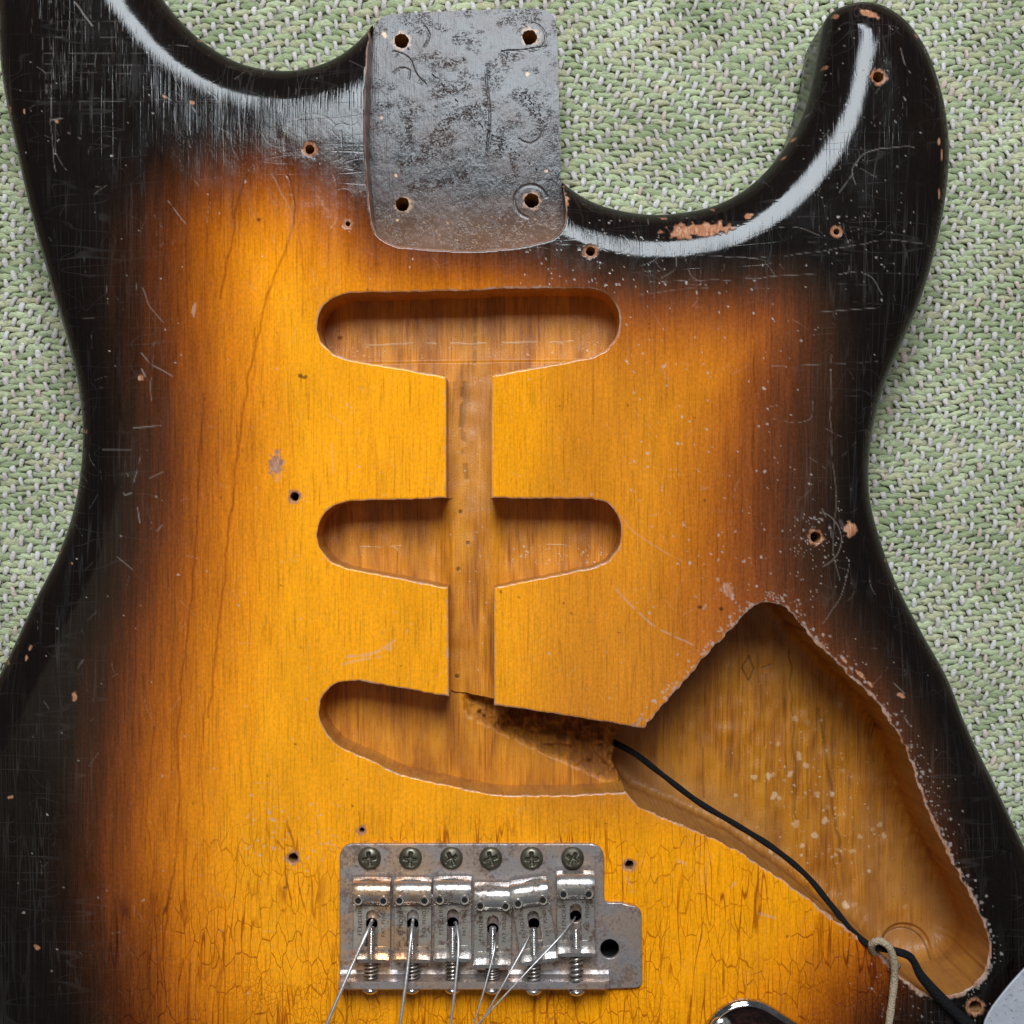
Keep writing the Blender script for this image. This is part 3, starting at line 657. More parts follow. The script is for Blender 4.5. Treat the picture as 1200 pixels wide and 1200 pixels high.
# chips down to the wood
for x, y, rx, ry, an in [(820, 268, 34, 8, -.08), (800, 270, 14, 9, 0), (878, 253, 5, 4, 0), (1019, 12, 12, 4, .45), (1104, 162, 1.6, 5, .1), (1108, 176, 1.4, 6, 0), (1105, 222, 1.6, 6, -.1), (851, 691, 8, 6, .3), (841, 679, 3, 2, .5), (166, 443, 3.4, 3.4, 0), (87, 816, 3, 5, 0),
                         (12, 934, 3, 2, 0), (43, 1110, 3, 3, 0), (67, 142, 2.4, 2.0, 0), (26, 128, 1.4, 2.6, 0), (324, 543, 9, 13, .2), (1056, 815, 4, 3, .5), (997, 620, 7, 8, .7), (660, 245, 3, 12, 0), (664, 232, 3, 8, 0), (658, 262, 2, 8, 0), (436, 100, 2.0, 50, 0), (435, 190, 1.6, 30, 0),
                         (440, 40, 4, 9, .4), (227, 362, 1.6, 5, .2), (33, 760, 1.5, 4, .4), (28, 772, 1.5, 3, .3), (82, 660, 1.2, 1.5, 0), (890, 712, 3, 2, 0), (1008, 790, 6, 2.2, .8), (1020, 802, 4, 2, .8), (990, 774, 5, 2, .8), (945, 740, 2, 2, 0), (165, 710, 1.2, 1.2, 0), (746, 848, 10, 2.5, -.8), (225, 120, 3, 2, .6), (193, 113, 3, 1.5, .6)]:
    blob(CHP, x, y, rx, ry, 1, an, .45)
# wood ring around each screw hole, worn rims around the routes
for hx, hy, hr, dp in holes:
    if not dp: blob(CHP, hx, hy, hr + 3.0, hr + 3.0, .95, 0, .22); specks(8, hx - 18, hx + 18, hy - 18, hy + 18, .5, 1.2)
specks(60, 930, 980, 605, 655, .5, 1.0, (.2, .7))
circ_ring = lambda x, y, r, a0, a1: [(x + r * math.cos(t), y + r * math.sin(t)) for t in np.linspace(a0, a1, 14)]
stroke(SCR, circ_ring(366, 168, 34, 2.9, 5.6), 1.6, .25); blob(DIR, 363, 166, 30, 26, .45, 0, .12); stroke(SCR, circ_ring(952, 632, 34, -1.2, 1.2), .6, .4)
for i in range(60): blob(DIR, random.uniform(200, 950), random.uniform(330, 1190), random.uniform(.8, 2), random.uniform(.8, 2.2), random.uniform(.3, .7), 0, .4)
for x, y in [(352, 440), (358, 442), (303, 257), (820, 712), (845, 714)]: blob(DIR, x, y, 3, 2.4, .75, 0, .4)
# darker spots inside the routes, drawn where the photo shows them at floor depth
stroke(STN, [(545, 450), (543, 520), (547, 560)], 4.5, .5, z=-66, brk=.45); stroke(STN, [(543, 455), (540, 500)], 3, .7, z=-66, brk=.4); stroke(STN, [(558, 345), (556, 425)], 2.5, .5, z=-70, brk=.35)
for x, y in [(537, 667), (540, 600), (536, 792), (398, 396), (548, 636)]: blob(STN, x, y, 2.6, 2.6, .9, 0, .3, -68)
dia = [(877, 768), (869, 782), (877, 797), (883, 783), (877, 768)]
for a, b in zip(dia, dia[1:]): stroke(STN, [a, b], 1.0, .85, False, z=-142, wob=2)
stroke(STN, [(893, 783), (903, 779)], 1.1, .7, False, z=-142); stroke(STN, circ_ring(1058, 1118, 29, 3.3, 6.9), 1.2, .8, z=-140)
stroke(STN, [(925, 760), (930, 850), (932, 960)], 1.4, .6, z=-142, wob=5); stroke(STN, [(960, 830), (975, 930), (985, 1010)], 2.4, .6, z=-142, wob=5)
for i in range(26): 
    x = random.uniform(820, 1000); y = random.uniform(760, 900); stroke(STN, [(x, y), (x + random.uniform(-2, 2), y + random.uniform(30, 120))], random.uniform(.8, 1.6), random.uniform(.2, .5), False, z=-142, wob=4)
for i in range(300):
    x = random.gauss(955, 45); y = random.gauss(965, 80); r_ = .6 + 3.4 * random.random() ** 5; blob(DOT, x, y, r_ * random.uniform(.8, 1.5), r_, random.uniform(.15, .6), random.uniform(0, 3), .5, -142)
specks(60, 380, 720, 400, 420, .6, 1.4, (.4, .9), DOT, -68); specks(60, 600, 720, 640, 662, .6, 1.6, (.3, .8), DOT, -68); specks(50, 640, 725, 365, 405, .6, 1.6, (.3, .8), DOT, -70); specks(40, 520, 580, 440, 820, .6, 1.5, (.3, .7), DOT, -64)
stroke(DOT, [(425, 404), (480, 403), (560, 402), (672, 400)], .9, .6, z=-68, wob=2.5, brk=.45); stroke(DOT, [(420, 640), (445, 641), (470, 640)], .7, .45, z=-68, wob=2, brk=.4); stroke(DOT, [(640, 638), (664, 639)], .7, .4, z=-68); stroke(DOT, [(460, 640), (466, 645)], 1, .4, z=-68)
# the pocket: stamped pits, imprints and flakes
GOU = np.zeros_like(GX); zp = -62
for pts, w in [([(495, 180), (530, 140), (555, 130)], 9), ([(510, 110), (545, 100)], 8), ([(470, 190), (500, 185), (530, 160)], 8), ([(480, 120), (480, 175)], 7), ([(572, 80), (570, 110), (573, 175)], 4), ([(590, 150), (585, 180)], 7), ([(610, 110), (625, 125), (635, 150)], 10), ([(515, 75), (540, 70)], 6), ([(535, 45), (540, 42)], 8), ([(480, 220), (520, 215), (545, 205)], 8), ([(600, 180), (605, 205)], 5)]:
    stroke(GOU, pts, w, 1.0, z=zp, wob=4)
for pts in [[(573, 75), (571, 100), (574, 130), (571, 178)], [(497, 30), (503, 40), (498, 55)], [(460, 60), (480, 68), (485, 85), (500, 100)], [(460, 85), (468, 80), (480, 82), (478, 92)], [(590, 60), (615, 58), (640, 55)]]: stroke(STN, pts, 1.6, .7, z=zp, wob=3)
stroke(STN, circ_ring(622, 236, 19, 1.8, 6.0), 2.2, .7, z=zp); stroke(STN, circ_ring(622, 44, 17, -1.5, 1.6), 1.4, .5, z=zp); stroke(STN, circ_ring(620, 152, 16, 0, 6.28), 1.5, .5, z=zp, brk=.4)
for x, y, r_ in [(450, 40, 3.6), (447, 138, 2.4), (618, 87, 2), (464, 206, 1.6), (466, 258, 1.5), (640, 200, 2)]: blob(DOT, x, y, r_, r_, 1, 0, .5, zp)
for hx, hy, hr, dp in holes:
    if dp: blob(DOT, hx + 1, hy, hr + 1.6, hr + 1.8, .6, 0, .3, zp)
for i in range(160): blob(DOT, random.uniform(450, 650), random.uniform(252, 288), random.uniform(.5, 1.2), random.uniform(.5, 1.0), random.uniform(.15, .5), 0, .3, zp)
# cavity rims: torn lacquer, mostly bare pale wood
dcav = np.min(np.stack([np.abs(SDs[i]) for i in range(NR) if regions[i][0] in ('pickup_cavity', 'control_cavity', 'neck_pocket', 'wiring_channel')]), 0)
wr = 0.6 + 1.9 * vnoise(GX, GY, 14, 14, 41) ** 2 + 1.2 * vnoise(GX, GY, 4, 4, 42) ** 3
cc = np.abs(SDs[[i for i in range(NR) if regions[i][2] == 'ctrl'][0]]); wr = wr + np.where(cc < 12, (1.0 + 3.0 * sst(300, 360, GX)) * vnoise(GX, GY, 9, 9, 43) ** 1.5 + 2.6 * sst(300, 360, GX) * vnoise(GX, GY, 3, 3, 45) ** 3, 0)
SCR = np.maximum(SCR, np.clip(wr - dcav + .2, 0, 1) * (0.08 + 0.62 * vnoise(GX, GY, 7, 7, 44) ** 1.5))
CHP = np.maximum(CHP, np.clip(wr * .9 - dcav, 0, 1) * .8)
# outer rim: worn spots
e = np.clip(1.5 - np.abs(DO - 8) / 4, 0, 1) * (vnoise(GX, GY, 12, 12, 71) > .93); CHP = np.maximum(CHP, e * .6)
PAL = sst(545, 700, BIX) * sst(1010, 900, BIY) * (0.55 + .5 * vnoise(px_, py_, 120, 160, 81)); PAL = np.clip(PAL + .25 * sst(330, 290, BIY) * sst(350, 450, BIX), 0, 1)  # mask of the painted glare tone, right side and around the pocket
# patch between the upper cavities where the duller tone is held back
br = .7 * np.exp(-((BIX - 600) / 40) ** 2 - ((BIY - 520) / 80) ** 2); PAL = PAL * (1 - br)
CRK = np.clip(sst(960, 1180, BIY + 30 * (vnoise(px_, py_, 60, 60, 83) - .5)) * 1.0, 0, 1) * sst(60, 200, BIX) * (0.55 + .6 * vnoise(px_, py_, 90, 70, 84))
CRK = np.clip(np.maximum(CRK, sst(940, 990, BIY) * .45 * sst(150, 280, BIX)) * np.where(BIY > 945, 1, 0), 0, 1)
WEAR = np.stack([BUR.ravel(), SCR.ravel(), CHP.ravel(), VEI.ravel()], 1)
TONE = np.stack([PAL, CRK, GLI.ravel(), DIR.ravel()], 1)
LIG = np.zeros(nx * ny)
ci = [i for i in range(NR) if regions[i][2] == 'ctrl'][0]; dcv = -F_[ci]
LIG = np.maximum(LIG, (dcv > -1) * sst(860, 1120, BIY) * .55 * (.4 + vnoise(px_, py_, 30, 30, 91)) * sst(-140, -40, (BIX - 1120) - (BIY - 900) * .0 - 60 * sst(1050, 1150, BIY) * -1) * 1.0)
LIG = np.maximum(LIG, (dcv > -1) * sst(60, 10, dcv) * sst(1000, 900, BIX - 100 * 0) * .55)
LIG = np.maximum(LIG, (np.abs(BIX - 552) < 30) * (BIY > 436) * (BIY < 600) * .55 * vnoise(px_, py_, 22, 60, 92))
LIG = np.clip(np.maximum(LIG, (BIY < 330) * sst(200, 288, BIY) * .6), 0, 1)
bi = [i for i in range(NR) if regions[i][2] == 'brid'][0]; tgo = (BIY - 856) - (BIX - 560) * 0.46
GF = GOU.ravel() + (F_[ci] > 0) * (F_[bi] < 0) * sst(4, -6, tgo) * sst(535, 560, BIX)
STf = np.maximum(STN.ravel(), (F_[ci] > 0) * (F_[bi] < 0) * sst(0, -25, tgo) * sst(560, 620, BIX) * .3 * vnoise(px_, py_, 14, 10, 93))
FLOOR = np.stack([DOT.ravel(), STf, np.clip(GF, 0, 1), LIG], 1)

# ---------------- build the pieces
guitar = empty("electric_guitar", (0, 0, ZB * S))
tag(guitar, "worn black-to-amber sunburst electric guitar body with empty routed cavities and a metal bridge", "guitar")

def world(vx, vy, vz): return np.stack([vx, -vy, vz], 1) * S
# top sheet + rounded side + back as one shell
tt_ = Tk[lk == TOP]; uv, inv = np.unique(tt_, return_inverse=True); inv = inv.reshape(-1, 3)
vt = world(px_[uv], py_[uv], zreg(TOP, uv)); ft = inv[:, ::1]
# band rings
rings = []
for th in (58, 64, 70, 76, 82, 87, 90): a = math.radians(th); rings.append((RA * (1 - math.sin(a)), -R * (1 - math.cos(a)) - (0.35 if th == 58 else 0)))
for z in (-75, -100, -130): rings.append((0, z))
RB = 26
for th in (75, 60, 45, 30, 15, 0): a = math.radians(th); rings.append((RB * (1 - math.sin(a)), ZB + RB * (1 - math.cos(a))))
RV = []
for d, z in rings:
    p = OUT - NRM * d; RV.append(world(p[:, 0], p[:, 1], np.full(len(p), z)))
nb = len(OUT); RVv = np.vstack(RV); o0 = len(vt)
fr = []
for k_ in range(len(rings) - 1):
    a = np.arange(nb); b = (a + 1) % nb; fr.append(np.stack([k_ * nb + a, k_ * nb + b, (k_ + 1) * nb + b, (k_ + 1) * nb + a], 1))
fr = np.vstack(fr)
pkpoly = [r_[1] for r_ in regions if r_[2] == 'pock'][0]
cen = RVv[fr].mean(1) / S; cen[:, 1] *= -1
inpk = inside(cen[:, :2], pkpoly) & (cen[:, 2] > -64)
fr = fr[~inpk]
if area2 > 0: fr = fr[:, ::-1]
# orientation: y flipped
shell_v = np.vstack([vt, RVv]); shell_f = [ft.astype(int), (fr + o0).astype(int), ]
from mathutils.geometry import tessellate_polygon
lb = o0 + (len(rings) - 1) * nb
tess = np.array(tessellate_polygon([[Vector(p) for p in RV[-1]]]), int).reshape(-1, 3) + lb
a_ = shell_v[tess]; nz = np.cross(a_[:, 1] - a_[:, 0], a_[:, 2] - a_[:, 0])[:, 2]; tess[nz > 0] = tess[nz > 0][:, ::-1]
shell_f.append(tess)
me = np_mesh("guitar_shell", shell_v, shell_f)
# attributes for band: sample by nearest grid
bx, by = RVv[:, 0] / S, -RVv[:, 1] / S
bi_ = np.clip(np.searchsorted(X1, bx), 0, nx - 1); bj_ = np.clip(np.searchsorted(Y1, by), 0, ny - 1); bidx = bj_ * nx + bi_
wb = WEAR[bidx].copy(); tb_ = TONE[bidx].copy(); wb[:, 3] = 0; wb[:, 1] *= .3
wb[:, 0] = np.maximum(wb[:, 0], (by < -345) * (bx < -480) * .30 * (RVv[:, 2] / S < -38)); wb[:, 2] = np.maximum(wb[:, 2], (vnoise(bx, by, 12, 12, 72) > .955) * .8)
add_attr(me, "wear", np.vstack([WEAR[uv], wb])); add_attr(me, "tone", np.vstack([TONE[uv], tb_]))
shell = link_mesh("guitar_shell", me, M_LAC, guitar, Vector((0, 0, ZB * S)))

# walls between regions
E = np.vstack([Tk[:, [0, 1]], Tk[:, [1, 2]], Tk[:, [2, 0]]]); EL = np.tile(lk, 3)
key = np.minimum(E[:, 0], E[:, 1]).astype(np.int64) * (nx * ny) + np.maximum(E[:, 0], E[:, 1])
# boundary edges also need NONE partner -> use all triangles
Ea = np.vstack([T[:, [0, 1]], T[:, [1, 2]], T[:, [2, 0]]]); La = np.tile(lab, 3)
ka = np.minimum(Ea[:, 0], Ea[:, 1]).astype(np.int64) * (nx * ny) + np.maximum(Ea[:, 0], Ea[:, 1])
o = np.argsort(ka, kind='stable'); ks = ka[o]; same = np.nonzero(ks[1:] == ks[:-1])[0]
e1, e2 = o[same], o[same + 1]; l1, l2 = La[e1], La[e2]
df = l1 != l2; e1, e2, l1, l2 = e1[df], e2[df], l1[df], l2[df]
parts = {}
zcache = {}
for r in range(NR):
    tr = Tk[lk == r]
    if not len(tr): continue
    uv, inv = np.unique(tr, return_inverse=True); inv = inv.reshape(-1, 3)
    V = [world(px_[uv], py_[uv], zreg(r, uv))]; A = [FLOOR[uv]]; FA = [inv]; FQ = []; mi = [0] * len(inv)
    off = len(uv)
    for s_ in list(range(NR)) + [TOP, NONE]:
        if s_ == r: continue
        m1 = (l1 == r) & (l2 == s_); m2 = (l2 == r) & (l1 == s_)
        edges = np.vstack([Ea[e1[m1]], Ea[e2[m2]]])        # oriented as in triangles of region r
        if not len(edges): continue
        wu, wi = np.unique(edges, return_inverse=True); wi = wi.reshape(-1, 2)
        zl = zreg(r, wu)
        if s_ == NONE: zo = np.full(len(wu), ZB + 20.0)
        else: zo = zreg(s_, wu)
        if s_ != NONE and zo.mean() < zl.mean(): continue
        nst = 4 if abs(zo.mean() - zl.mean()) > 20 else 1
        for q_ in range(nst + 1):
            zz = zl + (zo - zl) * q_ / nst
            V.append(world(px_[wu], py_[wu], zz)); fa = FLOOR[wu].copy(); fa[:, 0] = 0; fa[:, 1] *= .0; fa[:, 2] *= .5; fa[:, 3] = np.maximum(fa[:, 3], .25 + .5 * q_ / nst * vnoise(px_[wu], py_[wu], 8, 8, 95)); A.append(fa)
        for q_ in range(nst):
            b0 = off + q_ * len(wu); b1 = b0 + len(wu)
            if s_ == NONE: FQ.append(np.stack([b0 + wi[:, 0], b1 + wi[:, 0], b1 + wi[:, 1], b0 + wi[:, 1]], 1))
            else: FQ.append(np.stack([b0 + wi[:, 1], b0 + wi[:, 0], b1 + wi[:, 0], b1 + wi[:, 1]], 1)[:, ::-1])
            mi += [1 if (regions[r][2] == 'pock') else 0] * len(wi)
        off += (nst + 1) * len(wu)
    V = np.vstack(V); A = np.vstack(A)
    fl = [FA[0].astype(int)] + ([np.vstack(FQ).astype(int)] if FQ else [])
    me = np_mesh(regions[r][0], V, fl); add_attr(me, "floor", A)
    mats = [regions[r][3]] + ([M_EDGE] if regions[r][2] == 'pock' else [])
    ob = link_mesh(regions[r][0], me, mats, guitar)
    if len(mats) > 1: me.polygons.foreach_set('material_index', mi)

# ------------------------------------------------------------------ small mesh tools
def tube(bm, pts, rad, seg=8, cap=True):
    P = [Vector(p) for p in pts]; n = len(P); rings_ = []; up0 = Vector((0, 0, 1))
    prev = None
    for i in range(n):
        t = (P[min(i + 1, n - 1)] - P[max(i - 1, 0)]).normalized()
        if prev is None:
            a = t.cross(up0 if abs(t.z) < .9 else Vector((1, 0, 0))).normalized()
        else: a = (prev - t * prev.dot(t)).normalized()
        prev = a; b = t.cross(a)
        r = rad[i] if isinstance(rad, (list, tuple, np.ndarray)) else rad
        rings_.append([bm.verts.new(P[i] + a * (r * math.cos(2*PI*k/seg)) + b * (r * math.sin(2*PI*k/seg))) for k in range(seg)])
    for i in range(n - 1):
        for k in range(seg): bm.faces.new([rings_[i][k], rings_[i][(k+1) % seg], rings_[i+1][(k+1) % seg], rings_[i+1][k]])
    if cap: bm.faces.new(rings_[0][::-1]); bm.faces.new(rings_[-1])
def plate(name, polys, z0, z1, bev, mat, parent, origin=None, res=4):
    """flat plate with holes from closed photo-pixel polygons (first outer), bevelled by a 2D curve"""
    cu = bpy.data.curves.new(name, 'CURVE'); cu.dimensions = '2D'; cu.fill_mode = 'BOTH'
    for P in polys:
        sp = cu.splines.new('POLY'); sp.points.add(len(P) - 1)
        for i, p in enumerate(P):
            w = W(p[0], p[1], z1); sp.points[i].co = (w[0] * S, w[1] * S, 0, 1)
        sp.use_cyclic_u = True
    cu.extrude = max(((z1 - z0) / 2 - bev) * S, 0); cu.bevel_depth = bev * S; cu.bevel_resolution = 2; cu.offset = -bev * S
    ob = bpy.data.objects.new(name + "_tmp", cu); COL.objects.link(ob)
    dg = bpy.context.evaluated_depsgraph_get(); me = bpy.data.meshes.new_from_object(ob.evaluated_get(dg))
    bpy.data.objects.remove(ob); me.materials.clear()
    me.transform(Matrix.Translation((0, 0, (z0 + z1) / 2 * S)))
    me.name = name
    o = link_mesh(name, me, mat, parent, origin, smooth=False)
    me.polygons.foreach_set('use_smooth', [p.area < (6*S)**2 and abs(p.normal.z) < .98 for p in me.polygons])
    return o
def arc(cx, cy, r, a0, a1, n=8):
    return [(cx + r * math.cos(math.radians(a0 + (a1 - a0) * i / n)), cy + r * math.sin(math.radians(a0 + (a1 - a0) * i / n))) for i in range(n + 1)]
def circle(cx, cy, r, n=24): return [(cx + r * math.cos(2*PI*i/n), cy + r * math.sin(2*PI*i/n)) for i in range(n)]

# ------------------------------------------------------------------ bridge
out_p = arc(413, 1004, 15, 180, 270) + arc(692, 1005, 16, 270, 360) + [(708, 1050)] + arc(714, 1052, 6, 180, 90, 4) + [(728, 1058)] + [(738, 1061)] + arc(738, 1074, 14, 300, 360, 5) + arc(744, 1149, 9, 0, 90, 5) + [(712, 1159), (711, 1152), (398, 1152)]
XS = [433, 481, 529, 575, 623, 671]
saddle_spec = [  # centre x, y shift, rotation(deg), z lift, hole offset
    (435.5, 0, 0.8, 0), (483.5, 0, 0.5, 0), (530.5, -1, 0, 0), (577.5, 6, 0.8, 1), (625.5, 0, -8.5, 4), (674.5, -9, -0.5, 6)]
holes_p = [circle(sx, 1083 + sy, 6.8, 18) for sx, sy, *_ in saddle_spec] + [circle(714.5, 1112, 11, 28)]
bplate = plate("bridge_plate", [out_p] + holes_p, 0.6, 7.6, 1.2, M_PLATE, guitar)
bplate["label"] = "scratched tarnished metal bridge plate with a raised rear lip and a tab with a round arm hole"
# rear lip bent up
def box_img(bm, x0, x1, y0, y1, z0, z1, rnd=0):
    vs = [bm.verts.new(WV(x, y, 0)[:2] + (z * S,)) if False else bm.verts.new((((x - 600)) * S, ((600 - y)) * S, z * S)) for z in (z0, z1) for (x, y) in ((x0, y0), (x1, y0), (x1, y1), (x0, y1))]
    for f in ((0, 1, 2, 3), (7, 6, 5, 4), (0, 4, 5, 1), (1, 5, 6, 2), (2, 6, 7, 3), (3, 7, 4, 0)): bm.faces.new([vs[i] for i in f])
    return vs
bm = bmesh.new()
prof = [(1128, 7.7), (1134, 8.2), (1138, 11), (1140, 16), (1140.5, 31), (1142, 33), (1148, 33), (1149.8, 31), (1150, 12), (1147, 4), (1140, 1.8), (1128, 1.6)]
xs = [400, 401.5, 550, 706, 712, 712.5]
cols = []
for i, x in enumerate(xs):
    sc = {0: .0, 5: .0, 4: .85}.get(i, 1); ring = []
    for (y, z) in prof:
        zz = z if i not in (0, 5) else min(z, 30) ; yy = y
        if i in (4, 5): zz = min(z, 27 if i == 4 else 22)
        ring.append(bm.verts.new(((x - 600) * S, (600 - yy) * S, zz * S)))
    cols.append(ring)
for a, b in zip(cols, cols[1:]):
    for k in range(len(prof)): bm.faces.new([a[k], a[(k+1) % len(prof)], b[(k+1) % len(prof)], b[k]])
bm.faces.new(cols[0][::-1]); bm.faces.new(cols[-1])
bmesh.ops.recalc_face_normals(bm, faces=bm.faces)
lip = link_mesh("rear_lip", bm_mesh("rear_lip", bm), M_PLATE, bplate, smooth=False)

# screw head: radial heightfield with a cross recess
def screw_head(r, hgt, cross_w, cross_l, dep, rot=0.0, nr=12, na=48):
    bm = bmesh.new(); c = bm.verts.new((0, 0, (hgt - dep) * S)); prev = None
    for i in range(1, nr + 1):
        rr = r * i / nr; ring = []
        for k in range(na):
            a = 2 * PI * k / na; x, y = rr * math.cos(a), rr * math.sin(a)
            z = hgt * math.sqrt(max(0, 1 - (rr / r) ** 2 * 0.93))
            xr, yr = x * math.cos(rot) + y * math.sin(rot), -x * math.sin(rot) + y * math.cos(rot)
            dd_ = min(max(abs(xr) - cross_w, abs(yr) - cross_l), max(abs(yr) - cross_w, abs(xr) - cross_l), math.hypot(x, y) - cross_w * 1.5)
            z -= dep * min(1, max(0, -dd_ / 1.0)) * (1 - 0.35 * rr / cross_l if rr < cross_l else .65)
            ring.append(bm.verts.new((x * S, y * S, z * S)))
        for k in range(na):
            if prev is None: bm.faces.new([c, ring[k], ring[(k+1) % na]])
            else: bm.faces.new([prev[k], ring[k], ring[(k+1) % na], prev[(k+1) % na]])
        prev = ring
    base = [bm.verts.new((v.co.x, v.co.y, -1.5 * S)) for v in prev]
    for k in range(na): bm.faces.new([prev[k], base[k], base[(k+1) % na], prev[(k+1) % na]])
    return bm
smesh = bm_mesh("mounting_screw", screw_head(13.2, 6.5, 2.2, 8.0, 6.0))
smesh.materials.append(M_SCREW); smesh.polygons.foreach_set('use_smooth', [True] * len(smesh.polygons))
for i, x in enumerate(XS):
    o_ = bpy.data.objects.new("mounting_screw", smesh) if i == 0 else s0.copy()
    if i == 0: s0 = o_
    COL.objects.link(o_); o_.parent = bplate
    o_.location = WV(x, 1005.5, 9.0) - world_loc(bplate); o_.rotation_euler = (0, 0, [0.15, -.1, .5, .3, .05, -.55][i])

# saddle, modelled in local px (x right, y toward the rear = down in the photo, z up)
def lp(x, y, z): return Vector((x * S, -y * S, z * S))
def sheet(bm, prof, thick, w, bulge=0.0, nxs=7):
    """bent sheet: prof [(y,z)] centre line extruded over width"""
    P = np.array(prof, float); t = np.gradient(P, axis=0); t /= np.linalg.norm(t, axis=1)[:, None]; n = np.stack([-t[:, 1], t[:, 0]], 1)
    up_, dn = P + n * thick / 2, P - n * thick / 2
    loop = np.vstack([up_, dn[::-1]]); cols = []
    for i in range(nxs):
        u = -1 + 2 * i / (nxs - 1); x = math.copysign(abs(u) ** .8, u) * w / 2; e_ = 0.75 if abs(u) > .99 else 0
        ring = []
        for k, (y, z) in enumerate(loop):
            cyc = P[k] if k < len(P) else P[2 * len(P) - 1 - k]
            yy = y + (cyc[0] - y) * e_ * .6; zz = z + (cyc[1] - z) * e_ * .6
            ring.append(bm.verts.new(lp(x, yy, zz)))
        cols.append(ring)
    m_ = len(loop)
    for a, b in zip(cols, cols[1:]):
        for k in range(m_): bm.faces.new([a[k], a[(k+1) % m_], b[(k+1) % m_], b[k]])
    bm.faces.new(cols[0][::-1]); bm.faces.new(cols[-1])
SWID = 43.2
def hump_profile():
    pts = [(-47, 12), (-46.5, 18)]
    for a in range(170, 15, -15): pts.append((-34 + 12.5 * math.cos(math.radians(a)), 21 + 11.0 * math.sin(math.radians(a))))
    return pts + [(-21, 18.5), (-19, 16.2), (-16, 15.5)]
def make_saddle():
    root = None
    # bent top hump
    bm = bmesh.new(); sheet(bm, hump_profile(), 3.6, SWID, nxs=9)
    # rear tab bent up
    sheet(bm, [(31, 15.2), (34.5, 15.6), (37, 18.2), (38.8, 23), (40.6, 29), (42, 35)], 4.6, SWID)
    me1 = bm_mesh("saddle_body", bm)
    # flat floor with the slot, using a 2D curve
    cu = bpy.data.curves.new("tmp", 'CURVE'); cu.dimensions = '2D'; cu.fill_mode = 'BOTH'
    slot = [(6.6 * math.cos(math.radians(a)), -5 + 6.6 * math.sin(math.radians(a))) for a in range(180, 361, 15)] + [(6.6, 32.5), (-6.6, 32.5)]
    for P in ([(-SWID/2, -17.5), (SWID/2, -17.5), (SWID/2, 34.5), (-SWID/2, 34.5)], slot):
        sp = cu.splines.new('POLY'); sp.points.add(len(P) - 1)
        for i, p in enumerate(P): sp.points[i].co = (p[0] * S, -p[1] * S, 0, 1)
        sp.use_cyclic_u = True
    cu.extrude = 1.4 * S; cu.bevel_depth = 0.5 * S; cu.offset = -.5 * S; cu.bevel_resolution = 1
    ob = bpy.data.objects.new("tmp", cu); COL.objects.link(ob)
    dg = bpy.context.evaluated_depsgraph_get(); mf = bpy.data.meshes.new_from_object(ob.evaluated_get(dg)); bpy.data.objects.remove(ob)
    mf.materials.clear(); mf.transform(Matrix.Translation((0, 0, 15.2 * S)))
    bm = bmesh.new(); bm.from_mesh(me1); bm.from_mesh(mf)
    me = bpy.data.meshes.new("bridge_saddle"); bm.to_mesh(me); bm.free()
    # smooth only curved faces
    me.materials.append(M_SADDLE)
    me.polygons.foreach_set('use_smooth', [True] * len(me.polygons))
    try: me.set_sharp_from_angle(angle=math.radians(28))
    except Exception: pass
    root = bpy.data.objects.new("bridge_saddle", me)
    kids = []
    # hollow height screws poking out of the hump
    bm = bmesh.new(); nseg = 20
    def ringv(r, z): return [bm.verts.new((r * math.cos(2*PI*k/nseg) * S, r * math.sin(2*PI*k/nseg) * S, z * S)) for k in range(nseg)]
    rs = [ringv(5.6, -16), ringv(5.6, 1.6), ringv(4.9, 2.4), ringv(3.5, 2.3), ringv(3.2, 1.7), ringv(3.0, 0.9)]
    for a, b in zip(rs, rs[1:]):
        for k in range(nseg): bm.faces.new([a[k], a[(k+1) % nseg], b[(k+1) % nseg], b[k]])
    bm.faces.new(rs[-1])  # dark disc just below the rim paints the shade of a deep socket
    hs = bm_mesh("height_screw", bm); hs.materials.append(M_NICKEL); hs.materials.append(M_DARK)
    hs.polygons.foreach_set('use_smooth', [True] * len(hs.polygons))
    hs.polygons.foreach_set('material_index', [0] * (nseg * 4) + [1] * (nseg + 1)) if len(hs.polygons) == nseg * 5 + 1 else None
    try: hs.set_sharp_from_angle(angle=math.radians(50))
    except Exception: pass
    for s_ in (-1, 1): o1 = bpy.data.objects.new("height_screw", hs); o1.location = lp(s_ * 14.4, -27.0, 33.2); kids.append(o1)
    # intonation screw + spring
    bm = bmesh.new(); L0, L1 = 6, 78; za = 22
    pts = [lp(0, L0 + (L1 - L0) * i / 4, za) for i in range(5)]; tube(bm, pts, 3.4 * S, 10)
    for i in range(16): # thread turns on the visible front end
        y = 7 + i * 1.9; tube(bm, [lp(0, y, za), lp(0, y + .9, za)], 4.3 * S, 12)
    head = [lp(0, 76.8, za), lp(0, 77, za), lp(0, 79.5, za), lp(0, 82.5, za), lp(0, 84, za)]; tube(bm, head, [4*S, 10*S, 9.4*S, 6.5*S, 2*S], 20)
    isc = bm_mesh("intonation_screw", bm); isc.materials.append(M_NICKEL); isc.polygons.foreach_set('use_smooth', [True] * len(isc.polygons)); 
    o1 = bpy.data.objects.new("intonation_screw", isc); kids.append(o1)
    bm = bmesh.new(); turns = 5.5; n_ = 90; y0, y1 = 42.0, 65.5; rsp = 7.2
    tube(bm, [lp(rsp * math.cos(2*PI*turns*i/n_), y0 + (y1 - y0) * i / n_, za + rsp * math.sin(2*PI*turns*i/n_)) for i in range(n_ + 1)], 1.25 * S, 6)
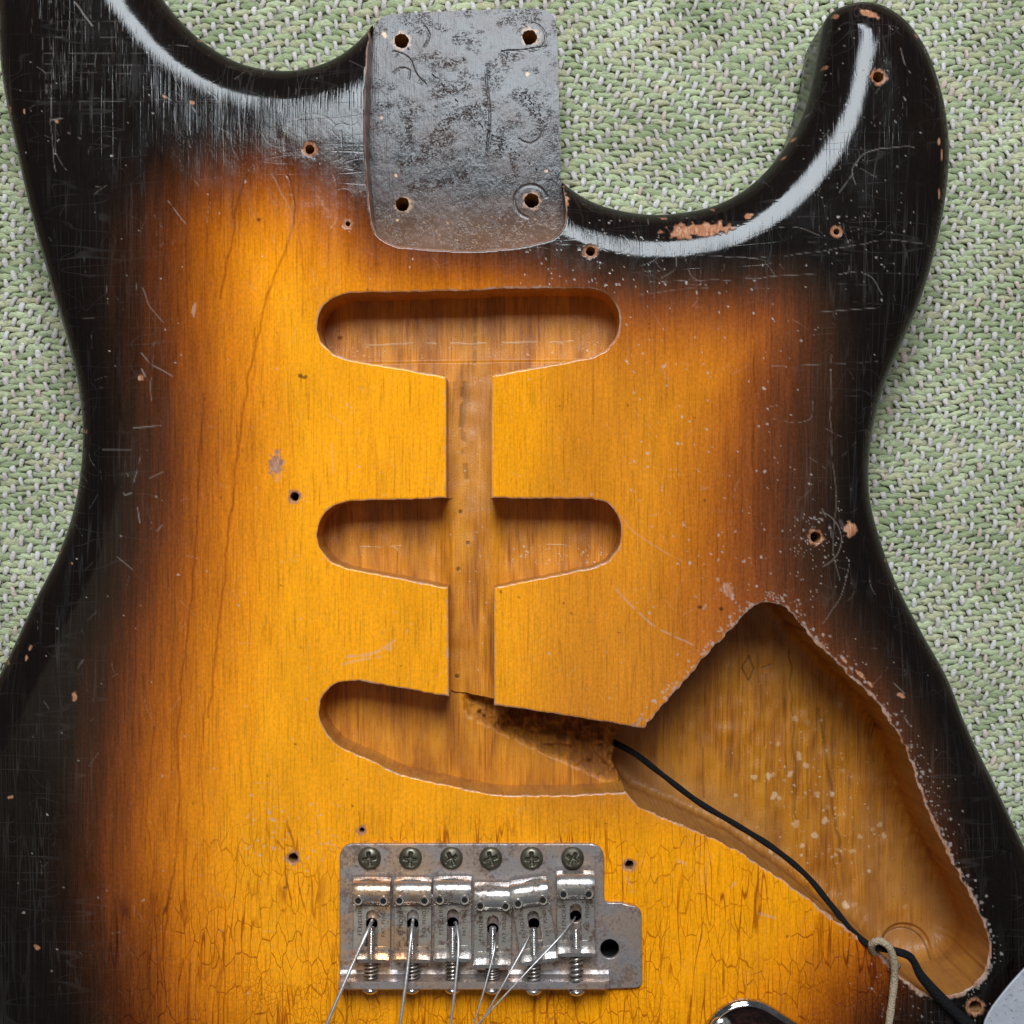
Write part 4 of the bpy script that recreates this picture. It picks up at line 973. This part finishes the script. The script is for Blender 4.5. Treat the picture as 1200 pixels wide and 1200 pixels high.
    sp_ = bm_mesh("intonation_spring", bm); sp_.materials.append(M_SPRING); sp_.polygons.foreach_set('use_smooth', [True] * len(sp_.polygons))
    o1 = bpy.data.objects.new("intonation_spring", sp_); kids.append(o1)
    # stamped words, one on each side of the slot
    def word(txt, x, y, h, wlen, rot):
        fc = bpy.data.curves.new("t", 'FONT'); fc.body = txt; fc.size = 1; fc.align_x = 'CENTER'; fc.align_y = 'CENTER'; fc.extrude = 0.02; fc.space_character = 1.1
        ob = bpy.data.objects.new("t", fc); COL.objects.link(ob); dg = bpy.context.evaluated_depsgraph_get(); m_ = bpy.data.meshes.new_from_object(ob.evaluated_get(dg)); bpy.data.objects.remove(ob)
        a = np.array([v.co[:] for v in m_.vertices]); w_ = np.ptp(a[:, 0]); hh = np.ptp(a[:, 1])
        m_.transform(Matrix.Translation(lp(x, y, 17.0)) @ Matrix.Rotation(rot, 4, 'Z') @ Matrix.Diagonal((wlen * S / w_, h * S / hh, .35 * S / .02, 1)))
        m_.materials.clear(); m_.materials.append(M_STAMP); return m_
    kids.append(bpy.data.objects.new("stamped_word", word("FENDER", -13.5, 3.5, 4.6, 29, PI/2)))
    kids.append(bpy.data.objects.new("stamped_word", word("PAT. PEND.", 13.5, 3.5, 4.2, 31, PI/2)))
    return root, kids
M_STAMP = plain("stamp_grime", (0.05, 0.026, 0.015), 0.8)
proto, kids = make_saddle()
looks = ["saddle with tan reflections painted on its floor plate", "saddle with brown rust patches beside its slot", "saddle with a dark brown stained floor", "saddle stained rusty brown and set further back", "tilted saddle", "dark saddle set furthest forward"]
for i, (sx, sy, rot, zl) in enumerate(saddle_spec):
    o_ = proto if i == 0 else proto.copy()
    COL.objects.link(o_); o_.parent = guitar; o_["label"] = looks[i]
    o_.location = WV(sx, 1079 + sy, 15) * 1.0 - world_loc(guitar); o_.location.z = zl * S - ZB * S; o_.rotation_euler = (math.radians(0), 0, math.radians(-rot))
    o_.location.x = (sx - 600) * (1 - 20 / CAM) * S; o_.location.y = (600 - 1079 - sy) * (1 - 20 / CAM) * S
    for kd in kids:
        c_ = kd if i == 0 else kd.copy()
        COL.objects.link(c_); c_.parent = o_
        if kd.name.startswith("intonation_spring"):
            # spring fills the gap between tab and lip
            f = (23.5 - sy) / 23.5; c_.scale = (1, f, 1); c_.location.y = -(42.0 - 42.0 * f) * S
        if kd.name.startswith("intonation_screw"):
            c_.location.y = sy * S
        if rot < -5:
            if kd.name.startswith("intonation"): c_.rotation_euler = (0, 0, math.radians(rot))

# ------------------------------------------------------------------ jack cup at the lower edge
def stadium(cx, cy, ang, hl, r, n=18):
    pts = []
    for s_, a0 in ((1, -90), (-1, 90)):
        for i in range(n + 1):
            a = math.radians(a0 + 180 * i / n); x = s_ * hl + r * math.cos(a); y = r * math.sin(a)
            pts.append((cx + x * math.cos(ang) - y * math.sin(ang), cy + x * math.sin(ang) + y * math.cos(ang)))
    return pts
M_CHROME = metal("chrome_cup", (0.50, 0.50, 0.52), 0.1, 0.0, 0.06, 1.0, 9.0)
t = NT("dark_reflection_cup"); n_ = t.noise(t.pos((1/9, 1/9, 1/9)), 1, 5, .7); n2 = t.noise(t.pos((1/2.2, 1/2.2, 1/2.2)), 1, 3, .7)  # chrome mirroring dark surroundings, painted as a dark maroon colour
c_ = t.mix(t.ramp(n_, [(0.45, 0.0), (0.62, 1.0)]), (0.022, 0.010, 0.010), (0.075, 0.028, 0.022)); c_ = t.mix(t.ramp(n2, [(0.66, 0.0), (0.72, .6)]), c_, (0.4, 0.3, 0.25))
t.set(Base_Color=c_, Metallic=.6, Roughness=.28, Coat_Weight=.5, Coat_Roughness=.1, Normal=t.bump(n2, .3, .5)); M_CUP = t.m
bm = bmesh.new(); prof = [(0, 0.6), (0.4, 4), (2.0, 6.2), (4.2, 6.6), (6.0, 5.2), (8, 3.0), (16, -1.5), (30, -5)]
jc = (940, 1264, math.radians(33), 78, 52); ringsj = []
for (d, z) in prof:
    ringsj.append([bm.verts.new(Vector(((x - 600) * S, (600 - y) * S, (z + 7 if d >= 8 else z + 1) * S)) if False else Vector(((x - 600) * S, (600 - y) * S, (z + 6.5 if d > 5 else z + 1) * S))) for x, y in stadium(jc[0], jc[1], jc[2], jc[3], jc[4] - d)])
for a, b in zip(ringsj, ringsj[1:]):
    for k in range(len(a)): bm.faces.new([a[k], a[(k+1) % len(a)], b[(k+1) % len(a)], b[k]])
bm.faces.new(ringsj[-1])
mj = bm_mesh("jack_plate", bm)
jack = link_mesh("jack_plate", mj, [M_CHROME, M_CUP], guitar)
na_ = len(ringsj[0]); mj.polygons.foreach_set('material_index', [0] * (na_ * 4) + [1] * (len(mj.polygons) - na_ * 4))
js = bm_mesh("jack_plate_screw", screw_head(13, 7, 1.6, 6.5, 3.5)); o_ = link_mesh("jack_plate_screw", js, M_NICKEL, jack, Vector((0, 0, 0))); o_.location = WV(845, 1204, 8) - world_loc(jack)

# ------------------------------------------------------------------ strings
def cable(name, pts, rad, mat, label, cat, group=None, seg=8, step=3):
    P = catmull([(a, b, c) for a, b, c in pts], False, step); bm = bmesh.new()
    tube(bm, [WV(*p) for p in P], (rad if not callable(rad) else [rad(i / len(P)) for i in range(len(P))]), seg)
    o = link_mesh(name, bm_mesh(name, bm), mat); tag(o, label, cat, group); return o
strs = [([(438, 1082, -12), (436, 1079, 10), (434, 1084, 24), (411, 1135, 46), (383, 1200, 58), (352, 1275, 60), (330, 1370, 30)], 1.9, "thick steel string leaving the leftmost saddle and leaning left"),
        ([(484, 1084, -12), (484, 1078, 10), (483, 1086, 24), (477, 1140, 44), (469, 1200, 52), (458, 1290, 50), (450, 1390, 20)], 1.75, "thick steel string from the second saddle, second from the left"),
        ([(532, 1084, -12), (534, 1081, 10), (537, 1098, 26), (534, 1150, 42), (528, 1200, 46), (518, 1290, 40), (505, 1380, 15)], 1.5, "steel string from the third saddle, bowing slightly to the right"),
        ([(578, 1086, -12), (579, 1092, 10), (580, 1104, 24), (570, 1150, 40), (555, 1200, 46), (530, 1270, 40), (505, 1340, 15)], 0.95, "thin steel string from the fourth saddle, straight and leaning left"),
        ([(624, 1088, -12), (623, 1088, 8), (620, 1097, 22), (596, 1142, 44), (565, 1196, 48), (530, 1255, 36), (500, 1330, 12)], 0.9, "thin steel string from the tilted fifth saddle, crossing another near the bottom"),
        ([(674, 1074, -12), (673, 1077, 14), (664, 1089, 30), (622, 1134, 50), (562, 1198, 56), (520, 1244, 50), (470, 1300, 15)], 0.9, "thinnest steel string slanting far left from the rightmost saddle")]
for p, r_, lb in strs: cable("guitar_string", p, r_ * 1.12 * S, M_STR, lb, "guitar string", "loose strings hanging from the bridge", 8, 5)

# ------------------------------------------------------------------ wires
t = NT("black_cloth_wire"); w1 = t.voro(t.pos((1/2.2, 1/2.2, 1/2.2)), 1); w2 = t.noise(t.pos((1/1.5, 1/1.5, 1/1.5)), 1, 3, .7)
t.set(Base_Color=t.mix(w2, (0.002, 0.0022, 0.0025), (0.014, 0.015, 0.017)), Roughness=.8, Specular_IOR_Level=.2, Normal=t.bump(t.math('ADD', w1, w2), 1.0, 1.8)); M_BWIRE = t.m
t = NT("waxed_cloth_wire"); w1 = t.voro(t.pos((1/2.4, 1/2.4, 1/2.4)), 1); w2 = t.noise(t.pos((1/2.5, 1/2.5, 1/2.5)), 1, 3, .7)
t.set(Base_Color=t.mix(w2, (0.24, 0.17, 0.10), (0.58, 0.46, 0.32)), Roughness=.8, Normal=t.bump(t.math('ADD', w1, w2), .9, 1.3)); M_TWIRE = t.m
cable("cloth_wire", [(716, 868, -104), (727, 874, -90), (742, 882, -80), (775, 907, -84), (820, 941, -90), (862, 966, -88), (905, 993, -74), (945, 1026, -52), (975, 1062, -28), (1000, 1092, -8), (1022, 1109, 6), (1046, 1114, 9), (1066, 1121, 8), (1079, 1143, 9), (1098, 1165, 8), (1120, 1187, 9), (1150, 1215, 8), (1200, 1262, 8)],
      lambda u: (3.7 + .22 * math.sin(u * 97) + .15 * math.sin(u * 41) + (0.5 * math.sin(u * 60)) * (u > .7) + 3.2 * max(0, min(1, (u - .62) / .2))) * S, M_BWIRE, "black cloth-covered wire running across the control cavity and over its rim", "wire", seg=12)
cable("cloth_wire", [(1052, 1132, -46), (1036, 1124, -20), (1023, 1114, 2), (1022, 1106, 13), (1030, 1102.5, 19), (1041, 1109, 21), (1047, 1124, 16), (1048, 1145, 9), (1045, 1175, 7), (1041, 1205, 7), (1036, 1250, 7), (1050, 1300, 7)],
      lambda u: (4.4 + .25 * math.sin(u * 50)) * S, M_TWIRE, "beige waxed cloth wire looped over the black wire at the cavity rim", "wire", seg=12)

# ------------------------------------------------------------------ shielding plate, lower right corner
t = NT("corroded_aluminium"); n1 = t.noise(t.pos((1/14, 1/14, 1/14)), 1, 5, .7); n2 = t.noise(t.pos((1/4, 1/4, 1/4)), 1, 4, .7)
c_ = t.mix(n1, (0.36, 0.38, 0.44), (0.60, 0.61, 0.66)); c_ = t.mix(t.ramp(n2, [(0.58, 0.0), (0.68, .8)]), c_, (0.20, 0.11, 0.07))
t.set(Base_Color=c_, Metallic=.35, Roughness=.55, Normal=t.bump(n2, .4, .8)); M_SHIELD = t.m
sh = [(1160, 1225), (1152, 1205), (1158, 1188), (1175, 1164), (1212, 1122), (1290, 1030), (1340, 1000), (1390, 1020), (1420, 1120), (1400, 1260), (1330, 1380), (1240, 1420), (1190, 1380), (1165, 1290)]
shield = plate("shielding_plate", [catmull(sh, True, 8).tolist()], 18, 21.5, 1.2, M_SHIELD, None)
tag(shield, "pale grey corroded metal plate with rust specks over the lower right corner", "metal plate")

# ------------------------------------------------------------------ blanket: herringbone weave, real floats and stitches
blanket = empty("woven_blanket", (0, 0, -196 * S))
tag(blanket, "pale green and white herringbone woven blanket lying under the guitar", "blanket")
ZK = -182.0; kb = 1 - ZK / CAM
PW, PH = 9.4 * kb, 7.55 * kb
ext = 770 * kb
rows = np.arange(-int(ext / PH) - 1, int(ext / PH) + 2); cols_ = np.arange(-int(ext / PW) - 1, int(ext / PW) + 2)
ph = []; a_ = 0
for r in rows:
    seg_ = ((r + 600) // 9) % 2; a_ += 1 if seg_ == 0 else -1; ph.append(a_)
ph = np.array(ph)
RR, CC = np.meshgrid(np.arange(len(rows)), np.arange(len(cols_)), indexing='ij')
BXc = cols_[CC] * PW + 0.0; BYc = rows[RR] * PH + 0.0
is_w = (CC + ph[RR]) % 3 == 0
def warp(x, y):
    dx = 7 * (vnoise(x, y, 150, 210, 101) - .5) + 2.6 * (vnoise(x, y, 26, 26, 102) - .5)
    dy = 26 * (vnoise(x, y, 230, 260, 103) - .5) + 3.2 * (vnoise(x, y, 30, 24, 104) - .5) + 8 * (vnoise(x, y, 90, 90, 106) - .5)
    dz = 9 * (vnoise(x, y, 160, 120, 105) - .5)
    return x + dx, y + dy, dz
def under(x, y): 
    xx, yy, _ = warp(x, y); return bil(sd, np.clip(xx, cx[0], cx[-1]), np.clip(yy, cy[0], cy[-1])) > 55
def strands(cxs, cys, hl, ry, rz, zc, horizontal, nring, nar, lobes, twist, name, mat, drop, tints):
    n = len(cxs); u = np.linspace(-1, 1, nring)[None, :, None]; th = np.linspace(-0.35, PI + .35, nar)[None, None, :]
    ones = np.ones((n, 1, 1))
    hl_ = hl * (1 + .26 * (rng.random((n, 1, 1)) - .5)); ang = (rng.random((n, 1, 1)) - .5) * .34
    prof = np.sqrt(np.clip(1 - np.abs(u) ** 2.6 * .86, 0, 1))
    tw0 = rng.random((n, 1, 1)) * 6.28
    lob = 1 + .17 * np.cos(lobes * th + twist * u * PI + tw0)
    sc = 1 + .38 * (rng.random((n, 1, 1)) - .5)
    a = ry * sc * prof * lob * np.cos(th); zz = rz * prof * lob * np.sin(th) - drop * np.abs(u) ** 2.2
    l = hl_ * u + 0 * a + 0 * ones
    if not horizontal: ang = ang + SL[:, None, None]
    lx = l * np.cos(ang) - a * np.sin(ang); ly = l * np.sin(ang) + a * np.cos(ang)
    if horizontal: X = cxs[:, None, None] + lx; Y = cys[:, None, None] + ly
    else: X = cxs[:, None, None] + ly; Y = cys[:, None, None] + lx
    X, Y, dz = warp(X, Y)
    Z = ZK + zc + zz + dz + (rng.random((n, 1, 1)) - .5) * .9
    V = np.stack([X.ravel(), -Y.ravel(), Z.ravel()], 1) * S
    base = np.arange(n)[:, None, None] * (nring * nar) + np.arange(nring - 1)[None, :, None] * nar + np.arange(nar - 1)[None, None, :]
    b = base.ravel(); F = np.stack([b, b + 1, b + nar + 1, b + nar], 1)
    if horizontal: F = F[:, ::-1]
    F = F[:, ::-1] if False else F
    me = np_mesh(name, V, F)
    tints[:, 0] = np.clip(tints[:, 0] * 1.25 - .1 + .35 * (rng.random(n) - .5), 0, 1)
    tc = np.repeat(np.stack([tints[:, 0], tints[:, 1], tints[:, 0] * 0, tints[:, 0] * 0 + 1], 1), nring * nar, axis=0)
    add_attr(me, "tint", tc)
    o = link_mesh(name, me, mat, blanket); o["kind"] = "stuff"; return o
keepm = ~under(BXc, BYc)
wx, wy = BXc[is_w & keepm], BYc[is_w & keepm]
gx_, gy_ = (BXc + 1.5 * PW)[is_w & keepm], BYc[is_w & keepm]
M_GREEN = yarn("green_yarn", (0.28, 0.335, 0.17), (0.56, 0.60, 0.37), (0.52, 0.48, 0.30))
M_WHITE = yarn("offwhite_yarn", (0.54, 0.48, 0.44), (0.70, 0.66, 0.63), (0.62, 0.45, 0.38))
def tints(n, x, y, p): 
    g = (rng.random(n) < p) * rng.random(n); return np.stack([np.clip(.5 * rng.random(n) + .7 * (vnoise(x, y, 80, 80, 111) - .2), 0, 1), g], 1)
SL = np.zeros(len(gx_))
strands(gx_, gy_, 1.38 * PW, 4.7, 4.2, 0.0, True, 9, 9, 3, 2.3, "green_weft", M_GREEN, 4.2, tints(len(gx_), gx_, gy_, .4))
sgn = np.where((((rows[RR] + 600) // 9) % 2) == 0, .22, -.28)[is_w & keepm]; SL = sgn
strands(wx, wy, 8.5, 3.2, 3.2, 2.8, False, 8, 7, 2, 1.5, "white_warp", M_WHITE, 4.0, tints(len(wx), wx, wy, .15))
t = NT("backing_cloth"); f_ = t.noise(t.pos((1/5, 1/3, 1/3)), 1, 3, .6)
t.set(Base_Color=t.mix(f_, (0.10, 0.12, 0.06), (0.24, 0.25, 0.14)), Roughness=.95); M_BACK = t.m
e_ = ext * 1.02
gxx, gyy = np.meshgrid(np.linspace(-e_, e_, 90), np.linspace(-e_, e_, 90)); X_, Y_, dz_ = warp(gxx, gyy)
V = np.stack([X_.ravel(), -Y_.ravel(), (ZK - 3.2 + dz_).ravel()], 1) * S
b = (np.arange(89)[:, None] * 90 + np.arange(89)[None, :]).ravel(); F = np.stack([b, b + 90, b + 91, b + 1], 1)
link_mesh("backing_cloth", np_mesh("backing_cloth", V, F), M_BACK, blanket)
# loose fuzz standing off the yarns
nf_ = 60000; hx2 = (rng.random(nf_) - .5) * 2 * ext; hy2 = (rng.random(nf_) - .5) * 2 * ext
kp = ~under(hx2, hy2); hx2, hy2 = hx2[kp], hy2[kp]; nf_ = len(hx2); a_f = rng.normal(0, .7, nf_); lf = 3 + 9 * rng.random(nf_); cv = rng.normal(0, .5, nf_)
V = []; wf = .12 + .14 * rng.random(nf_)
for u_ in (0, .5, 1):
    aa = a_f + cv * u_; xc = hx2 + lf * u_ * np.cos(aa); yc = hy2 + lf * u_ * np.sin(aa); zc_ = ZK + 1.5 + rng.random(nf_) * 2.5 + 3.2 * math.sin(PI * u_)
    for sg in (-1, 1):
        X_, Y_, dz_ = warp(xc - sg * wf * np.sin(aa), yc + sg * wf * np.cos(aa)); V.append(np.stack([X_, -Y_, zc_ + dz_], 1) * S)
V = np.stack(V, 1).reshape(-1, 3); b6 = np.arange(nf_) * 6
F = np.vstack([np.stack([b6, b6 + 1, b6 + 3, b6 + 2], 1), np.stack([b6 + 2, b6 + 3, b6 + 5, b6 + 4], 1)])
fz = link_mesh("yarn_fuzz", np_mesh("yarn_fuzz", V, F), plain("fuzz_fibre", (0.42, 0.43, 0.31), .9), blanket); fz["kind"] = "stuff"
# table under the blanket
bm = bmesh.new(); box = 2600
vs = [bm.verts.new((x * S, y * S, z * S)) for z in (-240, -196) for x, y in ((-box, -box), (box, -box), (box, box), (-box, box))]
for f in ((3, 2, 1, 0), (4, 5, 6, 7), (0, 1, 5, 4), (1, 2, 6, 5), (2, 3, 7, 6), (3, 0, 4, 7)): bm.faces.new([vs[i] for i in f])
tb = link_mesh("table_top", bm_mesh("table_top", bm), plain("table_wood", (0.22, 0.15, 0.09), .5), None, smooth=False); tb["kind"] = "structure"
print("tris", sum(sum(len(p.vertices) - 2 for p in o.data.polygons) if len(o.data.polygons) < 5000 else len(o.data.loops) for o in COL.objects if o.type == 'MESH'))
